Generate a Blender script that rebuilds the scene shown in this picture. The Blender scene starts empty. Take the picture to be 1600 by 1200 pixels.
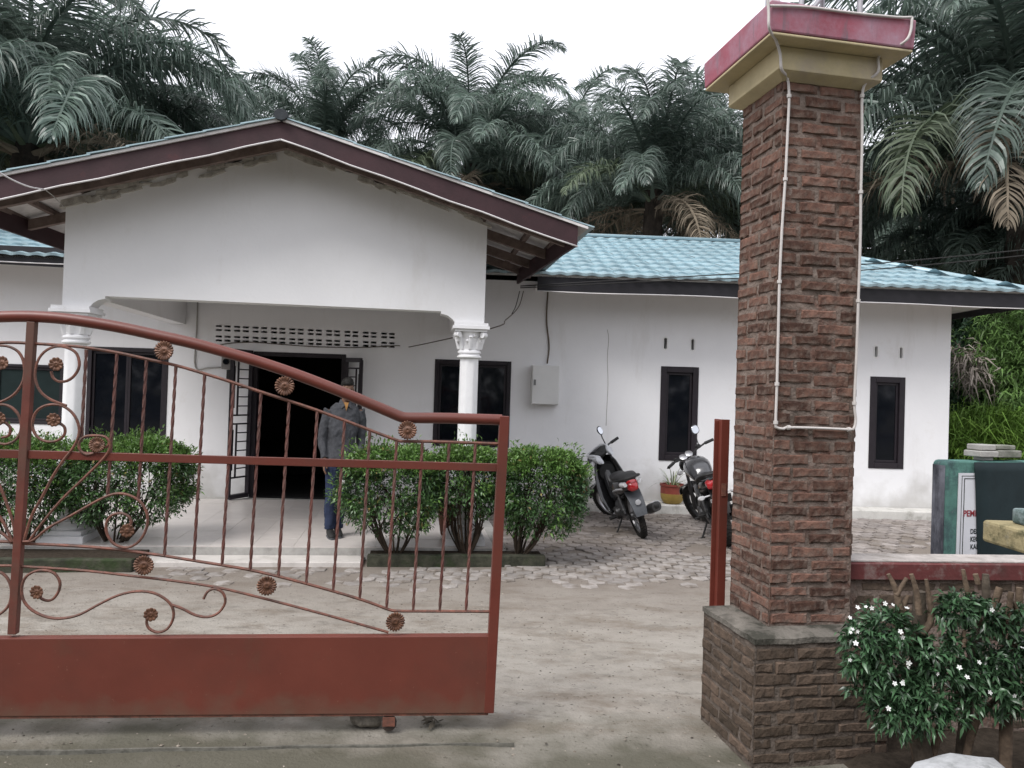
import bpy, bmesh, math, random
import numpy as np
from mathutils import Vector, Matrix, noise
R = math.radians
rnd = random.Random(7)
C = bpy.context.scene.collection
sc = bpy.context.scene

# ------------------------------------------------------------------ camera, sky, sun, exposure
FPX, EYE, PITCH, ROLL = 1200.0, 1.7, R(.7), R(1.8)
cam = bpy.data.cameras.new('camera'); camo = bpy.data.objects.new('camera', cam); C.objects.link(camo)
cam.sensor_width = 36; cam.lens = 36 * FPX / 1600; cam.clip_end = 2000; cam.clip_start = .05
camo.matrix_world = Matrix.Translation((0, 0, EYE)) @ Matrix.Rotation(R(90) + PITCH, 4, 'X') @ Matrix.Rotation(ROLL, 4, 'Z')
sc.camera = camo
SUN_EL, SUN_AZ = 52, -138            # azimuth from +Y (view direction) towards +X
w = bpy.data.worlds.new('World'); sc.world = w; w.use_nodes = True
nt = w.node_tree; nt.nodes.clear()
out = nt.nodes.new('ShaderNodeOutputWorld'); bg = nt.nodes.new('ShaderNodeBackground')
sky = nt.nodes.new('ShaderNodeTexSky'); sky.sky_type = 'NISHITA'; sky.sun_disc = False
sky.sun_elevation = R(SUN_EL); sky.sun_rotation = R(SUN_AZ); sky.air_density = 1.2; sky.dust_density = 4
mix = nt.nodes.new('ShaderNodeMixRGB'); mix.inputs[0].default_value = .82
mix.inputs[2].default_value = (14.9, 15.0, 16.0, 1)          # even cloud deck in front of the clear sky
bg.inputs['Strength'].default_value = .09
nt.links.new(sky.outputs[0], mix.inputs[1]); nt.links.new(mix.outputs[0], bg.inputs[0]); nt.links.new(bg.outputs[0], out.inputs[0])
sl = bpy.data.lights.new('sun', 'SUN'); sl.energy = 2.6; sl.angle = R(26); sl.color = (1, .98, .96)
slo = bpy.data.objects.new('sun', sl); C.objects.link(slo)
sd = Vector((math.sin(R(SUN_AZ)) * math.cos(R(SUN_EL)), math.cos(R(SUN_AZ)) * math.cos(R(SUN_EL)), math.sin(R(SUN_EL))))
slo.rotation_euler = sd.to_track_quat('Z', 'Y').to_euler(); slo.location = (0, 0, 30)
sc.view_settings.view_transform = 'Standard'; sc.view_settings.look = 'None'
sc.view_settings.exposure = .25; sc.view_settings.gamma = 1; sc.view_settings.use_curve_mapping = False

# ------------------------------------------------------------------ measuring helpers
def ray(px, py):
    a = (px - 800) / FPX; b = -(py - 600) / FPX
    c, s = math.cos(ROLL), math.sin(ROLL); X = c * a - s * b; Y = s * a + c * b
    cp, sp = math.cos(PITCH), math.sin(PITCH)
    return Vector((X, cp - sp * Y, sp + cp * Y))
def at_z(px, py, z):
    d = ray(px, py); t = (z - EYE) / d.z
    return Vector((0, 0, EYE)) + d * t
def at_y(px, py, y):
    d = ray(px, py); return Vector((0, 0, EYE)) + d * (y / d.y)
class Frame:
    def __init__(s, deg): s.a = R(deg); s.m = Matrix.Rotation(s.a, 4, 'Z'); s.i = s.m.inverted()
    def w(s, u, v, z): return s.m @ Vector((u, v, z))
    def uz(s, px, py, v):
        d = s.i @ ray(px, py); t = v / d.y; return d.x * t, EYE + d.z * t
    def at(s, px, py, v): u, z = s.uz(px, py, v); return s.w(u, v, z)
    def floor(s, px, py, z): p = s.i @ at_z(px, py, z); return p.x, p.y
FH = Frame(2)       # long house wall
FP = Frame(7.5)     # porch and its gable
FG = Frame(6)       # gate
FB = Frame(11)      # brick gate pillar
VW, VP, VG = 11.0, 8.0, 3.9
def gz(x, y):       # the yard rises gently to the long wall
    t = min(max((y - 7.7) / 3.0, 0), 1) * min(max((x - .2) / .8, 0), 1)
    return .1 * t * t * (3 - 2 * t)

# ------------------------------------------------------------------ materials
MATS = {}
def mat(name, col, rough=.7, var=.18, scale=6, bump=0., bscale=40, spec=.4, metal=0, col2=None, rand=0., island=0., detail=4, extra=None, coat=0, trans=0, stretch=None):
    if name in MATS: return MATS[name]
    m = bpy.data.materials.new(name); m.use_nodes = True; n = m.node_tree.nodes; l = m.node_tree.links
    b = n['Principled BSDF']; b.inputs['Roughness'].default_value = rough; b.inputs['Metallic'].default_value = metal
    b.inputs['Specular IOR Level'].default_value = spec
    if coat: b.inputs['Coat Weight'].default_value = coat; b.inputs['Coat Roughness'].default_value = .12
    tc = n.new('ShaderNodeTexCoord'); vec = tc.outputs['Object']
    oi = n.new('ShaderNodeObjectInfo')
    if rand:
        sc_ = n.new('ShaderNodeVectorMath'); sc_.operation = 'SCALE'; sc_.inputs[0].default_value = (31, 17, 23)
        l.new(oi.outputs['Random'], sc_.inputs['Scale'])
        ad = n.new('ShaderNodeVectorMath'); ad.operation = 'ADD'; l.new(vec, ad.inputs[0]); l.new(sc_.outputs[0], ad.inputs[1]); vec = ad.outputs[0]
    nvec = vec
    if stretch:
        mp = n.new('ShaderNodeMapping'); mp.inputs['Scale'].default_value = stretch; l.new(vec, mp.inputs[0]); nvec = mp.outputs[0]
    no = n.new('ShaderNodeTexNoise'); no.inputs['Scale'].default_value = scale; no.inputs['Detail'].default_value = detail; no.inputs['Roughness'].default_value = .65
    l.new(nvec, no.inputs['Vector'])
    rp = n.new('ShaderNodeValToRGB'); rp.color_ramp.elements[0].position = .32; rp.color_ramp.elements[1].position = .68
    c1 = tuple(c * (1 - var) for c in col); c2 = col2 or tuple(min(1, c * (1 + var)) for c in col)
    if col2: c1 = col
    rp.color_ramp.elements[0].color = (*c1, 1); rp.color_ramp.elements[1].color = (*c2, 1)
    l.new(no.outputs['Fac'], rp.inputs[0]); colour = rp.outputs[0]
    def vary(src, amt, colour):
        mr = n.new('ShaderNodeMapRange'); mr.inputs[3].default_value = 1 - amt; mr.inputs[4].default_value = 1 + amt; l.new(src, mr.inputs[0])
        hs = n.new('ShaderNodeHueSaturation'); l.new(mr.outputs[0], hs.inputs['Value']); l.new(colour, hs.inputs['Color']); return hs.outputs[0]
    if rand: colour = vary(oi.outputs['Random'], rand, colour)
    if island:
        g = n.new('ShaderNodeNewGeometry'); colour = vary(g.outputs['Random Per Island'], island, colour)
    if extra: colour = extra(n, l, tc, colour)
    l.new(colour, b.inputs['Base Color'])
    if bump:
        bn = n.new('ShaderNodeTexNoise'); bn.inputs['Scale'].default_value = bscale; bn.inputs['Detail'].default_value = 5; l.new(vec, bn.inputs['Vector'])
        bp = n.new('ShaderNodeBump'); bp.inputs['Strength'].default_value = bump; bp.inputs['Distance'].default_value = .01
        l.new(bn.outputs['Fac'], bp.inputs['Height']); l.new(bp.outputs[0], b.inputs['Normal'])
    if trans:
        tr = n.new('ShaderNodeBsdfTranslucent'); l.new(colour, tr.inputs[0]); ms = n.new('ShaderNodeMixShader'); ms.inputs[0].default_value = trans
        l.new(b.outputs[0], ms.inputs[1]); l.new(tr.outputs[0], ms.inputs[2]); l.new(ms.outputs[0], n['Material Output'].inputs[0])
    MATS[name] = m; return m
def patches(col, scale, lo, hi, seedv=(0, 0, 0), stretch=(1, 1, 1), amt=1.0, rough=.7):
    """mix in stains of one colour where a noise is high"""
    def f(n, l, tc, colour):
        mp = n.new('ShaderNodeMapping'); mp.inputs['Location'].default_value = seedv; mp.inputs['Scale'].default_value = stretch; l.new(tc.outputs['Object'], mp.inputs[0])
        no = n.new('ShaderNodeTexNoise'); no.inputs['Scale'].default_value = scale; no.inputs['Detail'].default_value = 6; no.inputs['Roughness'].default_value = rough; l.new(mp.outputs[0], no.inputs['Vector'])
        mr = n.new('ShaderNodeMapRange'); mr.inputs[1].default_value = lo; mr.inputs[2].default_value = hi; mr.inputs[4].default_value = amt; l.new(no.outputs['Fac'], mr.inputs[0])
        mx = n.new('ShaderNodeMixRGB'); mx.inputs[2].default_value = (*col, 1); l.new(mr.outputs[0], mx.inputs[0]); l.new(colour, mx.inputs[1]); return mx.outputs[0]
    return f
def splash(col, z0, z1, scale=5, amt=.7):
    """dirt splashed up between z0 (full) and z1 (none), ragged"""
    def f(n, l, tc, colour):
        sx = n.new('ShaderNodeSeparateXYZ'); l.new(tc.outputs['Object'], sx.inputs[0])
        no = n.new('ShaderNodeTexNoise'); no.inputs['Scale'].default_value = scale; no.inputs['Detail'].default_value = 6; l.new(tc.outputs['Object'], no.inputs['Vector'])
        ma = n.new('ShaderNodeMath'); ma.operation = 'MULTIPLY_ADD'; ma.inputs[1].default_value = (z1 - z0) * 1.6; l.new(no.outputs['Fac'], ma.inputs[0]); l.new(sx.outputs['Z'], ma.inputs[2])
        mr = n.new('ShaderNodeMapRange'); mr.inputs[1].default_value = z1 + (z1 - z0) * .5; mr.inputs[2].default_value = z0 + (z1 - z0) * .7; mr.inputs[4].default_value = amt; l.new(ma.outputs[0], mr.inputs[0])
        mx = n.new('ShaderNodeMixRGB'); mx.inputs[2].default_value = (*col, 1); l.new(mr.outputs[0], mx.inputs[0]); l.new(colour, mx.inputs[1]); return mx.outputs[0]
    return f
def chain(*fs):
    def f(n, l, tc, c):
        for g in fs: c = g(n, l, tc, c)
        return c
    return f

# ------------------------------------------------------------------ mesh builder
class MB:
    def __init__(s): s.v = []; s.f = []
    def add(s, vs, fs):
        o = len(s.v); s.v += [tuple(p) for p in vs]; s.f += [tuple(i + o for i in f) for f in fs]; return s
    def box(s, p0, p1, M=None):
        x0, y0, z0 = p0; x1, y1, z1 = p1
        vs = [Vector(p) for p in ((x0,y0,z0),(x1,y0,z0),(x1,y1,z0),(x0,y1,z0),(x0,y0,z1),(x1,y0,z1),(x1,y1,z1),(x0,y1,z1))]
        if M is not None: vs = [M @ p for p in vs]
        return s.add(vs, ((3,2,1,0),(4,5,6,7),(0,1,5,4),(1,2,6,5),(2,3,7,6),(3,0,4,7)))
    def hexa(s, a): return s.add(a, ((3,2,1,0),(4,5,6,7),(0,1,5,4),(1,2,6,5),(2,3,7,6),(3,0,4,7)))
    def beam(s, a, b, w, h, up=(0, 0, 1)):
        a = Vector(a); b = Vector(b); d = (b - a).normalized(); x = d.cross(Vector(up)).normalized() * (w / 2); y = x.cross(d).normalized() * (h / 2)
        return s.hexa([a-x-y, a+x-y, b+x-y, b-x-y, a-x+y, a+x+y, b+x+y, b-x+y])
    def tube(s, pts, r, n=8, twist=0, caps=True, flat=1.0):
        pts = [Vector(p) for p in pts]; k = len(pts); rs = r if isinstance(r, (list, tuple)) else [r] * k
        vs = []; fs = []; ref = None
        for i, p in enumerate(pts):
            d = (pts[min(i + 1, k - 1)] - pts[max(i - 1, 0)]).normalized()
            if ref is None: ref = d.orthogonal().normalized() if abs(d.z) > .9 else d.cross(Vector((0, 0, 1))).normalized()
            ref = (ref - d * ref.dot(d)).normalized(); q = d.cross(ref)
            for j in range(n):
                t = 2 * math.pi * j / n + twist * i
                vs.append(p + ref * (math.cos(t) * rs[i]) + q * (math.sin(t) * rs[i] * flat))
        for i in range(k - 1):
            for j in range(n): fs.append((i*n+j, i*n+(j+1) % n, (i+1)*n+(j+1) % n, (i+1)*n+j))
        if caps: fs.append(tuple(range(n))[::-1]); fs.append(tuple((k-1)*n+j for j in range(n)))
        return s.add(vs, fs)
    def lathe(s, prof, n=20, M=None, cap=True):
        vs = []; fs = []
        for r, z in prof:
            for j in range(n):
                t = 2 * math.pi * j / n; vs.append(Vector((r * math.cos(t), r * math.sin(t), z)))
        for i in range(len(prof) - 1):
            for j in range(n): fs.append((i*n+j, i*n+(j+1) % n, (i+1)*n+(j+1) % n, (i+1)*n+j))
        if cap: fs.append(tuple(range(n))[::-1]); fs.append(tuple((len(prof)-1)*n+j for j in range(n)))
        if M is not None: vs = [M @ p for p in vs]
        return s.add(vs, fs)
    def loft(s, secs, n=14, axis='x', M=None):
        """sections (pos, c1, c2, half1, half2[, power]) in planes across axis; closed ends"""
        vs = []; fs = []
        for q in secs:
            pos, c1, c2, a, b = q[:5]; pw = q[5] if len(q) > 5 else 2.4
            for j in range(n):
                t = 2 * math.pi * j / n; ct, st = math.cos(t), math.sin(t)
                e1 = c1 + a * math.copysign(abs(ct) ** (2 / pw), ct); e2 = c2 + b * math.copysign(abs(st) ** (2 / pw), st)
                vs.append(Vector((pos, e1, e2)) if axis == 'x' else Vector((e1, e2, pos)))
        k = len(secs)
        for i in range(k - 1):
            for j in range(n): fs.append((i*n+j, i*n+(j+1) % n, (i+1)*n+(j+1) % n, (i+1)*n+j))
        fs.append(tuple(range(n))[::-1]); fs.append(tuple((k-1)*n+j for j in range(n)))
        if M is not None: vs = [M @ p for p in vs]
        return s.add(vs, fs)
    def extr(s, poly, fn, v0, v1):
        """polygon of (u,z) extruded between v0 and v1 through fn(u,v,z)"""
        n = len(poly); vs = [fn(u, v0, z) for u, z in poly] + [fn(u, v1, z) for u, z in poly]
        fs = [tuple(range(n)), tuple(range(2*n-1, n-1, -1))] + [(j, j+n, (j+1) % n + n, (j+1) % n) for j in range(n)]
        return s.add(vs, fs)
    def mesh(s, name, smooth=False, tri=False):
        me = bpy.data.meshes.new(name); me.from_pydata(s.v, [], s.f)
        if smooth: me.polygons.foreach_set('use_smooth', [True] * len(me.polygons))
        bm = bmesh.new(); bm.from_mesh(me); bmesh.ops.recalc_face_normals(bm, faces=bm.faces)
        if tri: bmesh.ops.triangulate(bm, faces=[f for f in bm.faces if len(f.verts) > 4])
        bm.to_mesh(me); bm.free(); me.update(); return me
WM = {}
def wm(o): return WM.get(o.name, Matrix())
def link(o, parent=None, M=None):
    C.objects.link(o); M = M if M is not None else Matrix(); WM[o.name] = M
    if parent is not None: o.parent = parent; o.matrix_parent_inverse = wm(parent).inverted()
    o.matrix_basis = M; return o
def thing(name, label, cat, loc=(0, 0, 0), group=None):
    o = bpy.data.objects.new(name, None); o.empty_display_size = .1; link(o, None, Matrix.Translation(loc)); return tag(o, label, cat, group)
def tag(o, label=None, cat=None, group=None, kind=None):
    if label: o['label'] = label
    if cat: o['category'] = cat
    if group: o['group'] = group
    if kind: o['kind'] = kind
    return o
def part(name, mb, m, parent=None, M=None, smooth=False, bevel=0, auto=None, label=None, kind=None, tri=False):
    me = mb if isinstance(mb, bpy.types.Mesh) else mb.mesh(name, smooth, tri)
    if m is not None and not me.materials: me.materials.append(m)
    o = bpy.data.objects.new(name, me); link(o, parent, M)
    if auto and smooth: 
        me.set_sharp_from_angle(angle=R(auto))
    if bevel:
        b = o.modifiers.new('bevel', 'BEVEL'); b.width = bevel; b.segments = 2; b.limit_method = 'ANGLE'; b.angle_limit = R(40)
    if label: o['label'] = label
    if kind: o['kind'] = kind
    return o
def fastmesh(name, V, F, smooth=False):
    """V (n,3), F (m,k) numpy"""
    me = bpy.data.meshes.new(name); me.vertices.add(len(V)); me.vertices.foreach_set('co', np.asarray(V, np.float32).ravel())
    k = F.shape[1]; me.loops.add(F.size); me.loops.foreach_set('vertex_index', F.ravel().astype(np.int32))
    me.polygons.add(len(F)); me.polygons.foreach_set('loop_start', np.arange(0, F.size, k, dtype=np.int32)); me.polygons.foreach_set('loop_total', np.full(len(F), k, np.int32))
    if smooth: me.polygons.foreach_set('use_smooth', [True] * len(F))
    me.update(calc_edges=True); me.validate(); return me
def catmull(pts, k=6):
    P = [Vector(p) for p in pts]; P = [P[0] * 2 - P[1]] + P + [P[-1] * 2 - P[-2]]; o = []
    for i in range(1, len(P) - 2):
        for j in range(k):
            t = j / k; a, b, c, d = P[i-1:i+3]
            o.append(.5 * ((2*b) + (c-a)*t + (2*a-5*b+4*c-d)*t*t + (3*b-a-3*c+d)*t**3))
    return o + [P[-2]]

# palette
m_white = mat('white_wall_paint', (.745, .745, .755), .85, .03, 1.3, .12, 30, .2, extra=chain(patches((.52, .48, .42), 2.2, .62, .85, amt=.45), patches((.3, .27, .22), 26, .70, .74, amt=.6), patches((.47, .44, .40), 1.5, .56, .74, (3, 0, 1), (2.6, 2.6, .5), amt=.22), splash((.36, .345, .32), .2, .95, 3.0, .75)))
m_gable = mat('gable_wall_paint', (.745, .745, .75), .85, .03, 1.1, .15, 25, .2, extra=chain(patches((.47, .43, .37), 1.5, .55, .8, (3, 1, 2), (2.0, 2.0, .7), amt=.25), patches((.2, .18, .15), 30, .715, .74, (5, 3, 1), amt=.7)))
m_trimw = mat('white_column_paint', (.76, .76, .77), .7, .04, 8, .1, 60, .3, extra=patches((.45, .43, .40), 9, .62, .72, amt=.5))
m_mortar_rough = mat('rough_grey_mortar', (.30, .28, .25), .95, .3, 14, .8, 50, .1, col2=(.55, .53, .49))
m_fascia = mat('maroon_fascia_paint', (.035, .014, .017), .6, .25, 3, .1, 60, .35, extra=patches((.09, .02, .02), 5, .6, .75, amt=.6))
m_navy = mat('black_fascia_paint', (.012, .011, .014), .55, .3, 3, .1, 60, .35)
m_tile = mat('teal_roof_tile', (.32, .44, .485), .28, .12, 3, .05, 80, .6, rand=.10, extra=chain(patches((.42, .46, .47), 5, .56, .70, amt=.5), patches((.16, .19, .18), 2.5, .56, .76, (3, 3, 3), amt=.45)))
m_soffit = mat('weathered_soffit_sheet', (.60, .58, .57), .8, .15, 9, .2, 60, .2)
m_wood = mat('dark_rafter_wood', (.17, .13, .115), .85, .3, 8, .3, 60, .15, stretch=(1, 1, 1))
m_dark = mat('interior_darkness', (.02, .02, .02), .9, .2, 3, 0, 40, .1)
m_frame = mat('dark_window_frame_paint', (.017, .013, .017), .45, .2, 10, .05, 60, .35)
m_glass = mat('dark_window_glass', (.005, .006, .009), .05, .1, 2, 0, 40, .35)
m_tarp = mat('dark_green_blind', (.012, .022, .022), .8, .2, 3, .1, 40, .2)
m_porch = mat('pale_porch_tile', (.55, .51, .48), .3, .06, 5, .02, 60, .45, rand=.03, extra=patches((.36, .33, .30), 3, .55, .75, amt=.5))
m_concrete = mat('grey_concrete', (.36, .35, .33), .9, .15, 9, .4, 60, .2, extra=patches((.14, .14, .12), 4, .55, .75, amt=.6))
m_red = mat('red_oxide_gate_paint', (.130, .030, .020), .42, .16, 4, .06, 70, .45, extra=chain(patches((.060, .026, .019), 2.0, .46, .72, amt=.8), patches((.20, .09, .06), 55, .67, .73, amt=.45)))
m_rust = mat('rusty_scroll_iron', (.075, .040, .030), .6, .3, 22, .25, 120, .4, col2=(.20, .075, .05))
m_bronze = mat('bronze_rosette', (.055, .026, .018), .42, .3, 30, .1, 120, .5, metal=.3, col2=(.20, .095, .055))
m_brick = mat('old_red_brick', (.074, .043, .035), .95, .3, 22, .5, 70, .1, rand=.46, col2=(.158, .088, .066), extra=chain(patches((.165, .13, .108), 9, .47, .64, amt=.85), patches((.03, .032, .024), 5, .56, .75, (1, 4, 2), amt=.6)))
m_mort = mat('smeared_brick_mortar', (.125, .096, .08), .97, .3, 16, 1, 55, .08, col2=(.215, .172, .148), extra=chain(patches((.12, .055, .04), 9, .50, .64, (4, 4, 4), amt=.7), patches((.028, .03, .022), 4, .55, .75, (1, 4, 2), amt=.6)))
m_mort2 = mat('dark_plinth_mortar', (.082, .066, .055), .97, .3, 16, 1, 55, .08, col2=(.145, .12, .102), extra=patches((.03, .03, .024), 4, .55, .75, (1, 4, 2), amt=.6))
m_plinthb = mat('mossy_plinth_brick', (.082, .060, .049), .97, .3, 20, .7, 60, .08, rand=.4, col2=(.165, .115, .088), extra=chain(patches((.034, .028, .023), 4, .50, .70, amt=.6), splash((.042, .038, .028), 0, .25, 6, .5)))
m_capred = mat('faded_pink_red_paint', (.29, .085, .115), .65, .15, 4, .1, 60, .3, extra=chain(patches((.36, .25, .31), 2.6, .42, .66, (6, 2, 2), amt=.8), patches((.15, .12, .14), 4, .56, .68, (2, 2, 2), (3, 3, .35), amt=.8)))
m_yellow = mat('dirty_yellow_paint', (.47, .40, .25), .75, .12, 5, .15, 60, .2, extra=patches((.36, .31, .27), 3, .5, .7, amt=.7))
m_pipe = mat('grey_white_conduit', (.50, .47, .45), .5, .08, 20, 0, 60, .4)
m_cablew = mat('white_cable', (.60, .58, .58), .6, .05)
m_cableb = mat('black_cable', (.015, .014, .013), .6, .1)
m_steel = mat('pale_grey_steel_box', (.62, .62, .61), .5, .04, 3, .02, 60, .4, metal=.1)

# ------------------------------------------------------------------ ground
def ground_mesh():
    xs = sorted(set([-300, -120, -50, -25, 25, 50, 120, 300] + [-14 + .25 * i for i in range(113)]))
    ys = sorted(set([-200, -60, -20, -8, 30, 60, 120, 300] + [-2 + .25 * i for i in range(81)]))
    V = []; F = []
    for y in ys:
        for x in xs:
            q = FG.i @ Vector((x, y, 0)); z = gz(x, y)
            if abs(x) <= 14 and -2 <= y <= 18: z += .012 * (noise.noise(Vector((x * .7, y * .7, 3))) - .2)
            if q.y < 3.74: z -= .012
            V.append((x, y, z - .012))
    nx = len(xs)
    for j in range(len(ys) - 1):
        for i in range(nx - 1): F.append((j*nx+i, j*nx+i+1, (j+1)*nx+i+1, (j+1)*nx+i))
    mb = MB(); mb.add(V, F); return mb
def groundmix(n, l, tc, c):
    # worn concrete, brown dirt near the pavers, moss on the strip before the gate, grass beyond the plot
    c = patches((.325, .303, .27), 1.1, .42, .62, (2, 7, 0), (1, 1.6, 1), amt=.75)(n, l, tc, c)
    c = patches((.17, .143, .115), 1.7, .48, .64, (9, 1, 0), (1, 2, 1), amt=.8)(n, l, tc, c)
    c = patches((.11, .10, .086), 4, .56, .70, (1, 3, 0), (1, 1.8, 1), amt=.6)(n, l, tc, c)
    c = patches((.06, .052, .044), 34, .64, .70, (1, 3, 0), amt=.75, rough=.5)(n, l, tc, c)
    sx = n.new('ShaderNodeSeparateXYZ'); l.new(tc.outputs['Object'], sx.inputs[0])
    def band(y0, y1, col, amt, sc_):
        nonlocal c
        no = n.new('ShaderNodeTexNoise'); no.inputs['Scale'].default_value = sc_; no.inputs['Detail'].default_value = 6; l.new(tc.outputs['Object'], no.inputs['Vector'])
        ma = n.new('ShaderNodeMath'); ma.operation = 'MULTIPLY_ADD'; ma.inputs[1].default_value = 1.6; l.new(no.outputs['Fac'], ma.inputs[0]); l.new(sx.outputs['Y'], ma.inputs[2])
        mr = n.new('ShaderNodeMapRange'); mr.inputs[1].default_value = y0 + .8; mr.inputs[2].default_value = y1 + .8; mr.inputs[4].default_value = amt; l.new(ma.outputs[0], mr.inputs[0])
        mx = n.new('ShaderNodeMixRGB'); mx.inputs[2].default_value = (*col, 1); l.new(mr.outputs[0], mx.inputs[0]); l.new(c, mx.inputs[1]); c = mx.outputs[0]
    band(5.4, 7.4, (.175, .148, .127), .8, 1.6)
    band(4.25, 3.6, (.082, .078, .058), .9, 2.6)
    band(13.5, 16, (.035, .05, .022), 1, 2)
    return c
m_ground = mat('worn_yard_concrete', (.25, .229, .200), .95, .16, 7, .7, 55, .12, extra=groundmix, detail=8)
tag(part('yard_ground', ground_mesh(), m_ground, smooth=True), kind='structure')
gm = MB()   # dark strip painting the shadow line of the groove before the gate
for i in range(30):
    u0, u1 = -5 + i * .21, -5 + (i + 1) * .21
    if u1 > .5: break
    gm.extr([(u0, -.03), (u1, -.03), (u1, -.006 + .002 * rnd.random()), (u0, -.006 + .002 * rnd.random())], lambda u, v, z: FG.w(u, v + .006 * math.sin(u * 9), z), 3.744, 3.744 + .012 * min(1, (.55 - u0) / .9))
tag(part('gate_track_line', gm, mat('groove_shadow_tone', (.13, .125, .108), .95, .3, 20, .5, 60, .1)), kind='structure')

# hexagonal pavers
m_paver = mat('worn_hex_paver', (.205, .185, .17), .9, .2, 10, .5, 60, .2, rand=.2, col2=(.31, .286, .268), extra=chain(patches((.17, .143, .118), 3.0, .46, .62, amt=.8), patches((.10, .085, .07), 7, .55, .68, amt=.6)))
hexv = []
for k in range(5):
    rr = random.Random(k); mb = MB(); r0 = .0925; pr = []
    for j in range(6):
        t = math.pi / 6 + j * math.pi / 3; pr.append((math.cos(t) * r0 * rr.uniform(.94, 1.0), math.sin(t) * r0 * rr.uniform(.94, 1.0)))
    vs = [(x, y, -.03) for x, y in pr] + [(x, y, .004) for x, y in pr] + [(x * .93, y * .93, .009) for x, y in pr]
    fs = [(j, (j+1) % 6, (j+1) % 6 + 6, j + 6) for j in range(6)] + [(j+6, (j+1) % 6 + 6, (j+1) % 6 + 12, j + 12) for j in range(6)] + [tuple(range(12, 18))]
    mb.add(vs, fs); me = mb.mesh('paver', False, True); me.materials.append(m_paver); hexv.append(me)
pave_base = MB(); 
pave = thing('paved_yard', None, None, (1, 8, 0)); del_ = [pave.pop(k) for k in ('label', 'category') if k in pave]; pave['kind'] = 'structure'
hp = []
for j in range(-2, 42):
    for i in range(-34, 52):
        x = i * .168 + (j % 2) * .084; y = 6.2 + j * .1455
        q = FP.i @ Vector((x, y, 0)); h = FH.i @ Vector((x, y, 0))
        if q.x < .98 and q.y > 7.42: continue
        if h.y > 10.58 or h.x > 7.2 or x < -3.6: continue
        nn = noise.noise(Vector((x * .55, y * .8, 1.3)))
        edge = 6.95 + .45 * nn + .10 * x if x > -.1 else 6.85 + .35 * nn
        edge = min(edge, 7.5 + .15 * nn)
        if x < -2.0: edge += .3 * (-2.0 - x)
        p_ = (y - edge) / .55 + .35
        if rnd.random() > p_: continue
        if noise.noise(Vector((x * 1.1 + 5, y * 1.5, 7))) > .38 and y < 9.6 and rnd.random() < .7: continue
        if proj_ok := True: hp.append((y, x))
hp.sort(); stuffp = MB()
for k, (y, x) in enumerate(hp):
    M = Matrix.Translation((x + rnd.uniform(-.006, .006), y + rnd.uniform(-.006, .006), gz(x, y) + rnd.uniform(-.004, .006) - .006 - .014 * max(0, min(1, (7.9 - y + .06 * x) / 1.1)))) @ Matrix.Rotation(rnd.choice((0, 1, 2, 3)) * math.pi / 3 + rnd.uniform(-.06, .06), 4, 'Z') @ Matrix.Rotation(rnd.uniform(-.02, .02), 4, 'X')
    if k < 300: part('paver', hexv[k % 5], None, pave, M)
    else:
        me = hexv[k % 5]; stuffp.add([M @ v.co for v in me.vertices], [tuple(p.vertices) for p in me.polygons])
m_paver2 = mat('worn_hex_paver_far', (.205, .180, .166), .9, .2, 10, .5, 60, .2, island=.22, col2=(.305, .276, .258), extra=chain(patches((.17, .143, .118), 2.2, .46, .62, amt=.75), patches((.10, .085, .07), 6, .55, .68, amt=.6)))
part('paver_field', stuffp, m_paver2, pave, kind='stuff')

# ------------------------------------------------------------------ house
house = thing('house', 'white single storey house with gabled porch and teal tiled roof', 'house', FH.w(0, VW, 0))
def holed_wall(fr, u0, u1, z0, z1, holes, v0, v1):
    us = sorted(set([u0, u1] + [h[0] for h in holes] + [h[1] for h in holes])); zs = sorted(set([z0, z1] + [h[2] for h in holes] + [h[3] for h in holes]))
    us = [u for u in us if u0 <= u <= u1]; zs = [z for z in zs if z0 <= z <= z1]
    mb = MB(); vid = {}
    def vv(i, j, k):
        key = (i, j, k)
        if key not in vid: vid[key] = len(mb.v); mb.v.append(tuple(fr.w(us[i], (v0, v1)[k], zs[j])))
        return vid[key]
    def solid(i, j):
        if i < 0 or j < 0 or i >= len(us) - 1 or j >= len(zs) - 1: return False
        cu, cz = (us[i] + us[i+1]) / 2, (zs[j] + zs[j+1]) / 2
        return not any(h[0] < cu < h[1] and h[2] < cz < h[3] for h in holes)
    for i in range(len(us) - 1):
        for j in range(len(zs) - 1):
            if not solid(i, j): continue
            mb.f.append((vv(i,j,0), vv(i+1,j,0), vv(i+1,j+1,0), vv(i,j+1,0))); mb.f.append((vv(i,j,1), vv(i,j+1,1), vv(i+1,j+1,1), vv(i+1,j,1)))
            if not solid(i-1, j): mb.f.append((vv(i,j,0), vv(i,j+1,0), vv(i,j+1,1), vv(i,j,1)))
            if not solid(i+1, j): mb.f.append((vv(i+1,j,0), vv(i+1,j,1), vv(i+1,j+1,1), vv(i+1,j+1,0)))
            if not solid(i, j-1): mb.f.append((vv(i,j,0), vv(i,j,1), vv(i+1,j,1), vv(i+1,j,0)))
            if not solid(i, j+1): mb.f.append((vv(i,j+1,0), vv(i+1,j+1,0), vv(i+1,j+1,1), vv(i,j+1,1)))
    return mb
def H(px, py): return FH.uz(px, py, VW)
FLOOR = .12
uR = H(1484, 600)[0]; uL = -9.5
du0, dzt = H(397, 549); du1 = H(541, 553)[0]
holes = [(du0, du1, FLOOR - .2, dzt)]
wins = {}
def win(name, x0, y0, x1, y1):
    u0, z1_ = H(x0, y0); u1, z0_ = H(x1, y1); wins[name] = (u0, u1, z0_, z1_); holes.append(wins[name])
win('right_a', 1033, 572, 1088, 721); win('right_b', 1360, 588, 1411, 733)
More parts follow.
